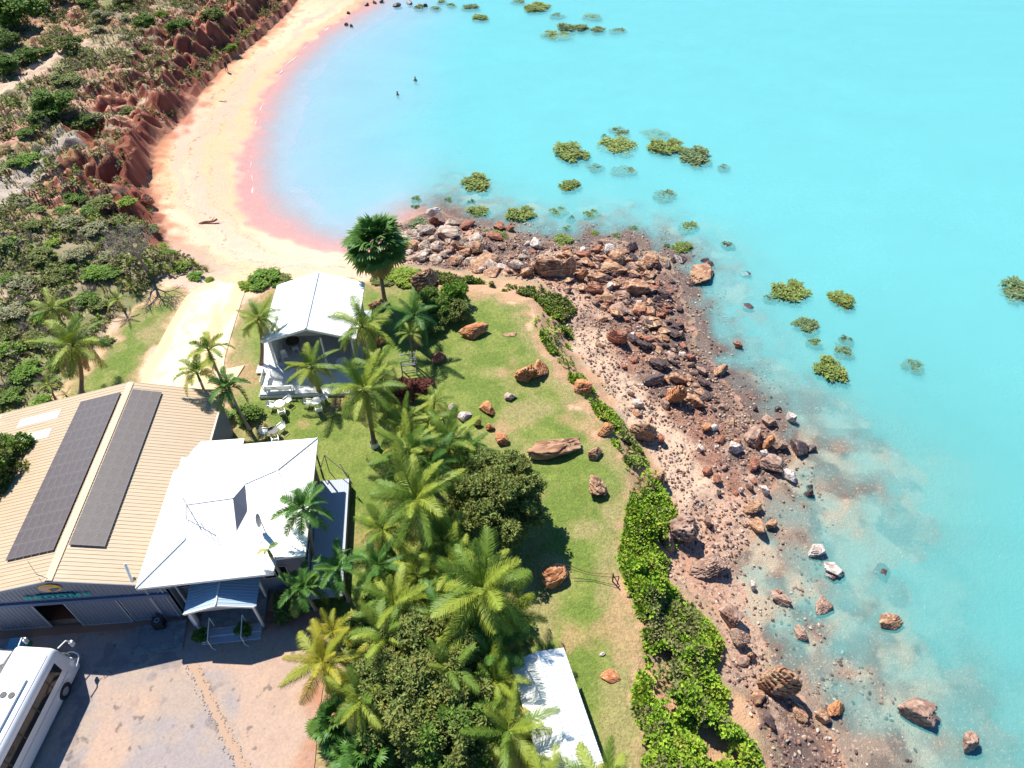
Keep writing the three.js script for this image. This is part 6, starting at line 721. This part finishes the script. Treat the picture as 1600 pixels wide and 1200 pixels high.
// people: capsule skeleton smoothed into one body
function bodyGeo(bones, cell = 0.035) {
  const P = [], lo = [1e9, 1e9, 1e9], hi = [-1e9, -1e9, -1e9]; for (const [a, b, ra, rb] of bones) for (const [p, r] of [[a, ra], [b, rb]]) for (let k = 0; k < 3; k++) { lo[k] = Math.min(lo[k], p[k] - r - 0.05); hi[k] = Math.max(hi[k], p[k] + r + 0.05); }
  const sd = (x, y, z) => { let d = 1e9; for (const [a, b, ra, rb] of bones) { const vx = b[0] - a[0], vy = b[1] - a[1], vz = b[2] - a[2], t = clamp(((x - a[0]) * vx + (y - a[1]) * vy + (z - a[2]) * vz) / (vx * vx + vy * vy + vz * vz + 1e-9), 0, 1), e = Math.hypot(x - a[0] - t * vx, y - a[1] - t * vy, z - a[2] - t * vz) - lerp(ra, rb, t), h = clamp(0.5 + 0.5 * (d - e) / 0.04, 0, 1); d = lerp(d, e, h) - 0.04 * h * (1 - h); } return d; };
  // surface nets
  const n = [0, 1, 2].map(k => Math.ceil((hi[k] - lo[k]) / cell) + 1), F = new Float32Array(n[0] * n[1] * n[2]), id = (i, j, k) => (k * n[1] + j) * n[0] + i; for (let k = 0; k < n[2]; k++) for (let j = 0; j < n[1]; j++) for (let i = 0; i < n[0]; i++) F[id(i, j, k)] = sd(lo[0] + i * cell, lo[1] + j * cell, lo[2] + k * cell);
  const V = new Int32Array(F.length).fill(-1), I = []; let c = 0;
  for (let k = 0; k + 1 < n[2]; k++) for (let j = 0; j + 1 < n[1]; j++) for (let i = 0; i + 1 < n[0]; i++) { let m = 0, sx = 0, sy = 0, sz = 0; const e = (a, b) => { const fa = F[id(i + a[0], j + a[1], k + a[2])], fb = F[id(i + b[0], j + b[1], k + b[2])]; if ((fa < 0) === (fb < 0)) return; const t = fa / (fa - fb); sx += lerp(a[0], b[0], t); sy += lerp(a[1], b[1], t); sz += lerp(a[2], b[2], t); m++; }; for (const u of [0, 1]) for (const w of [0, 1]) { e([0, u, w], [1, u, w]); e([u, 0, w], [u, 1, w]); e([u, w, 0], [u, w, 1]); } if (m) { V[id(i, j, k)] = c++; P.push(lo[0] + (i + sx / m) * cell, lo[1] + (j + sy / m) * cell, lo[2] + (k + sz / m) * cell); } }
  for (let k = 1; k + 1 < n[2]; k++) for (let j = 1; j + 1 < n[1]; j++) for (let i = 1; i + 1 < n[0]; i++) { const f = F[id(i, j, k)] < 0; const quad = (a, b, c2, d, fl) => { if (fl) I.push(a, b, c2, a, c2, d); else I.push(a, c2, b, a, d, c2); }; if (f !== F[id(i + 1, j, k)] < 0) quad(V[id(i, j - 1, k - 1)], V[id(i, j, k - 1)], V[id(i, j, k)], V[id(i, j - 1, k)], f); if (f !== F[id(i, j + 1, k)] < 0) quad(V[id(i - 1, j, k - 1)], V[id(i - 1, j, k)], V[id(i, j, k)], V[id(i, j, k - 1)], f); if (f !== F[id(i, j, k + 1)] < 0) quad(V[id(i - 1, j - 1, k)], V[id(i, j - 1, k)], V[id(i, j, k)], V[id(i - 1, j, k)], f); }
  const g = new THREE.BufferGeometry(); g.setAttribute('position', new THREE.Float32BufferAttribute(P, 3)); g.setIndex(I); g.computeVertexNormals(); return g;
}
{
  const skin = mat(0.32, 0.17, 0.11), cloth = mat(0.03, 0.03, 0.035), hair = mat(0.03, 0.02, 0.015);
  const q = [[-43.59,-110.26,0.98]], [x, z] = q[0], p = thing('person', 'person in dark clothes walking along the beach', 'person', null, x, ground(x, z), z, 0.6);
  const walk = [[[0, 0.95, 0], [0, 1.38, 0.02], 0.15, 0.17], [[0, 1.38, 0.02], [0, 1.52, 0.03], 0.07, 0.06], [[0, 1.58, 0.04], [0, 1.68, 0.04], 0.09, 0.1]];
  for (const s of [-1, 1]) { walk.push([[s * 0.09, 0.93, 0], [s * 0.1, 0.5, s * 0.12], 0.095, 0.065], [[s * 0.1, 0.5, s * 0.12], [s * 0.1, 0.08, s * 0.2 - 0.08], 0.06, 0.04], [[s * 0.1, 0.05, s * 0.2 - 0.1], [s * 0.1, 0.04, s * 0.2 + 0.1], 0.04, 0.035], [[s * 0.19, 1.38, 0], [s * 0.24, 1.1, -s * 0.05], 0.055, 0.042], [[s * 0.24, 1.1, -s * 0.05], [s * 0.24, 0.86, -s * 0.14 + 0.06], 0.04, 0.03], [[s * 0.24, 0.85, -s * 0.14 + 0.06], [s * 0.235, 0.77, -s * 0.15 + 0.09], 0.032, 0.02]); }
  part('body', bodyGeo(walk), skin, p); part('clothing', bodyGeo([[[0, 0.95, 0], [0, 1.36, 0.02], 0.165, 0.185], [[-0.09, 0.93, 0], [-0.1, 0.55, -0.1], 0.11, 0.085], [[0.09, 0.93, 0], [0.1, 0.55, 0.1], 0.11, 0.085]]), cloth, p); part('hair', bodyGeo([[[0, 1.65, 0.01], [0, 1.72, 0.02], 0.1, 0.095]]), hair, p);
  for (const [i, [sx, sz]] of ([[-14.81,-109.41,0.59],[-16.99,-104.36,0.57]]).entries()) {
    const s = thing('person', i ? 'dark haired swimmer up to the shoulders nearer the beach' : 'dark haired swimmer up to the chest farther out in the bay', 'person', null, sx, SEA - 1.2 - (i ? 0.1 : 0), sz, i);
    const bs = [[[0, 0.5, 0], [0, 1.38, 0.02], 0.14, 0.17], [[0, 1.38, 0.02], [0, 1.52, 0.03], 0.07, 0.06], [[0, 1.58, 0.04], [0, 1.68, 0.04], 0.09, 0.1]]; for (const k of [-1, 1]) bs.push([[k * 0.19, 1.38, 0], [k * 0.3, 1.15, 0.12], 0.055, 0.042], [[k * 0.3, 1.15, 0.12], [k * 0.26, 1.05, 0.34], 0.04, 0.03]);
    part('body', bodyGeo(bs), skin, s); part('hair', bodyGeo([[[0, 1.62, 0], [0, 1.73, 0.01], 0.105, 0.1]]), hair, s);
  }
}
{ // rope fence by the angular boulder
  const q = [[6.55,-23.26,0.33],[3.58,-23.86,0.34]], [x, z] = q[0], [x2, z2] = q[1], f = thing('rope_fence', 'dark post with brace and two sagging ropes at lawn edge', 'fence', null, x, 0, z);
  part('post', bar([0, 0, 0], [-0.05, 1.0, 0.02], 0.05, 8), M.timber, f); part('brace', bar([0.4, 0, 0.3], [0, 0.7, 0], 0.035, 6), M.timber, f); part('brace', bar([0.45, 0, -0.35], [0, 0.5, 0], 0.03, 6), M.timber, f);
  for (const [h, s] of [[0.9, 0.35], [0.5, 0.2]]) part('rope', new THREE.TubeGeometry(new THREE.CatmullRomCurve3([new THREE.Vector3(0, h, 0), new THREE.Vector3((x2 - x) * 0.5, h - s, (z2 - z) * 0.5), new THREE.Vector3(x2 - x, h + 0.1, z2 - z)]), 20, 0.02, 5), M.timber, f);
}
{ // timber frame under the palms
  const q = [[-8.63,-42.64,1.62]], [x, z, w] = q[0], f = thing('timber_frame', 'dark timber frame stand under the palms on lawn', 'frame', null, x, 0, z, 0.2);
  for (const a of [-0.6, 0.6]) for (const b of [-0.4, 0.4]) part('post', box(0.09, 1.8, 0.09, a, 0.9, b), M.wallGrey, f); for (const b of [-0.4, 0.4]) for (const h of [0.6, 1.2, 1.75]) part('rail', box(1.3, 0.08, 0.05, 0, h, b), M.wallGrey, f); for (const a of [-0.6, 0.6]) part('cross_rail', box(0.05, 0.08, 0.8, a, 1.75, 0), M.wallGrey, f);
}
{ // thin wash of foam where the ripples run out on the sand
  const r = rng(3), P = [], I = []; let n = 0; for (let s = 3; s < 13; s++) { const a = waterline[s], b = waterline[s + 1]; for (let k = 0; k < 14; k++) { const t = k / 14, x = lerp(a[0], b[0], t), z = lerp(a[1], b[1], t), dx = b[0] - a[0], dz = b[1] - a[1], L = Math.hypot(dx, dz), nx = -dz / L, nz = dx / L, w = Math.max(0, fbm(s * 3 + t * 6, 3, 3) - 0.42) * (s < 6 ? 0.5 : 0.18), o = (fbm(s + t * 3, 9, 2) - 0.5) * 0.7; const y = SEA + 0.045; P.push(x + nx * (o - w), y, z + nz * (o - w), x + nx * (o + w), y, z + nz * (o + w)); if (n) I.push(2 * n - 2, 2 * n, 2 * n - 1, 2 * n - 1, 2 * n, 2 * n + 1); n++; } }
  const g = new THREE.BufferGeometry(); g.setAttribute('position', new THREE.Float32BufferAttribute(P, 3)); g.setIndex(I); g.computeVertexNormals(); setting('foam', g, mat(0.8, 0.76, 0.76, { roughness: 0.9 }));
}
renderer.render(scene, camera);
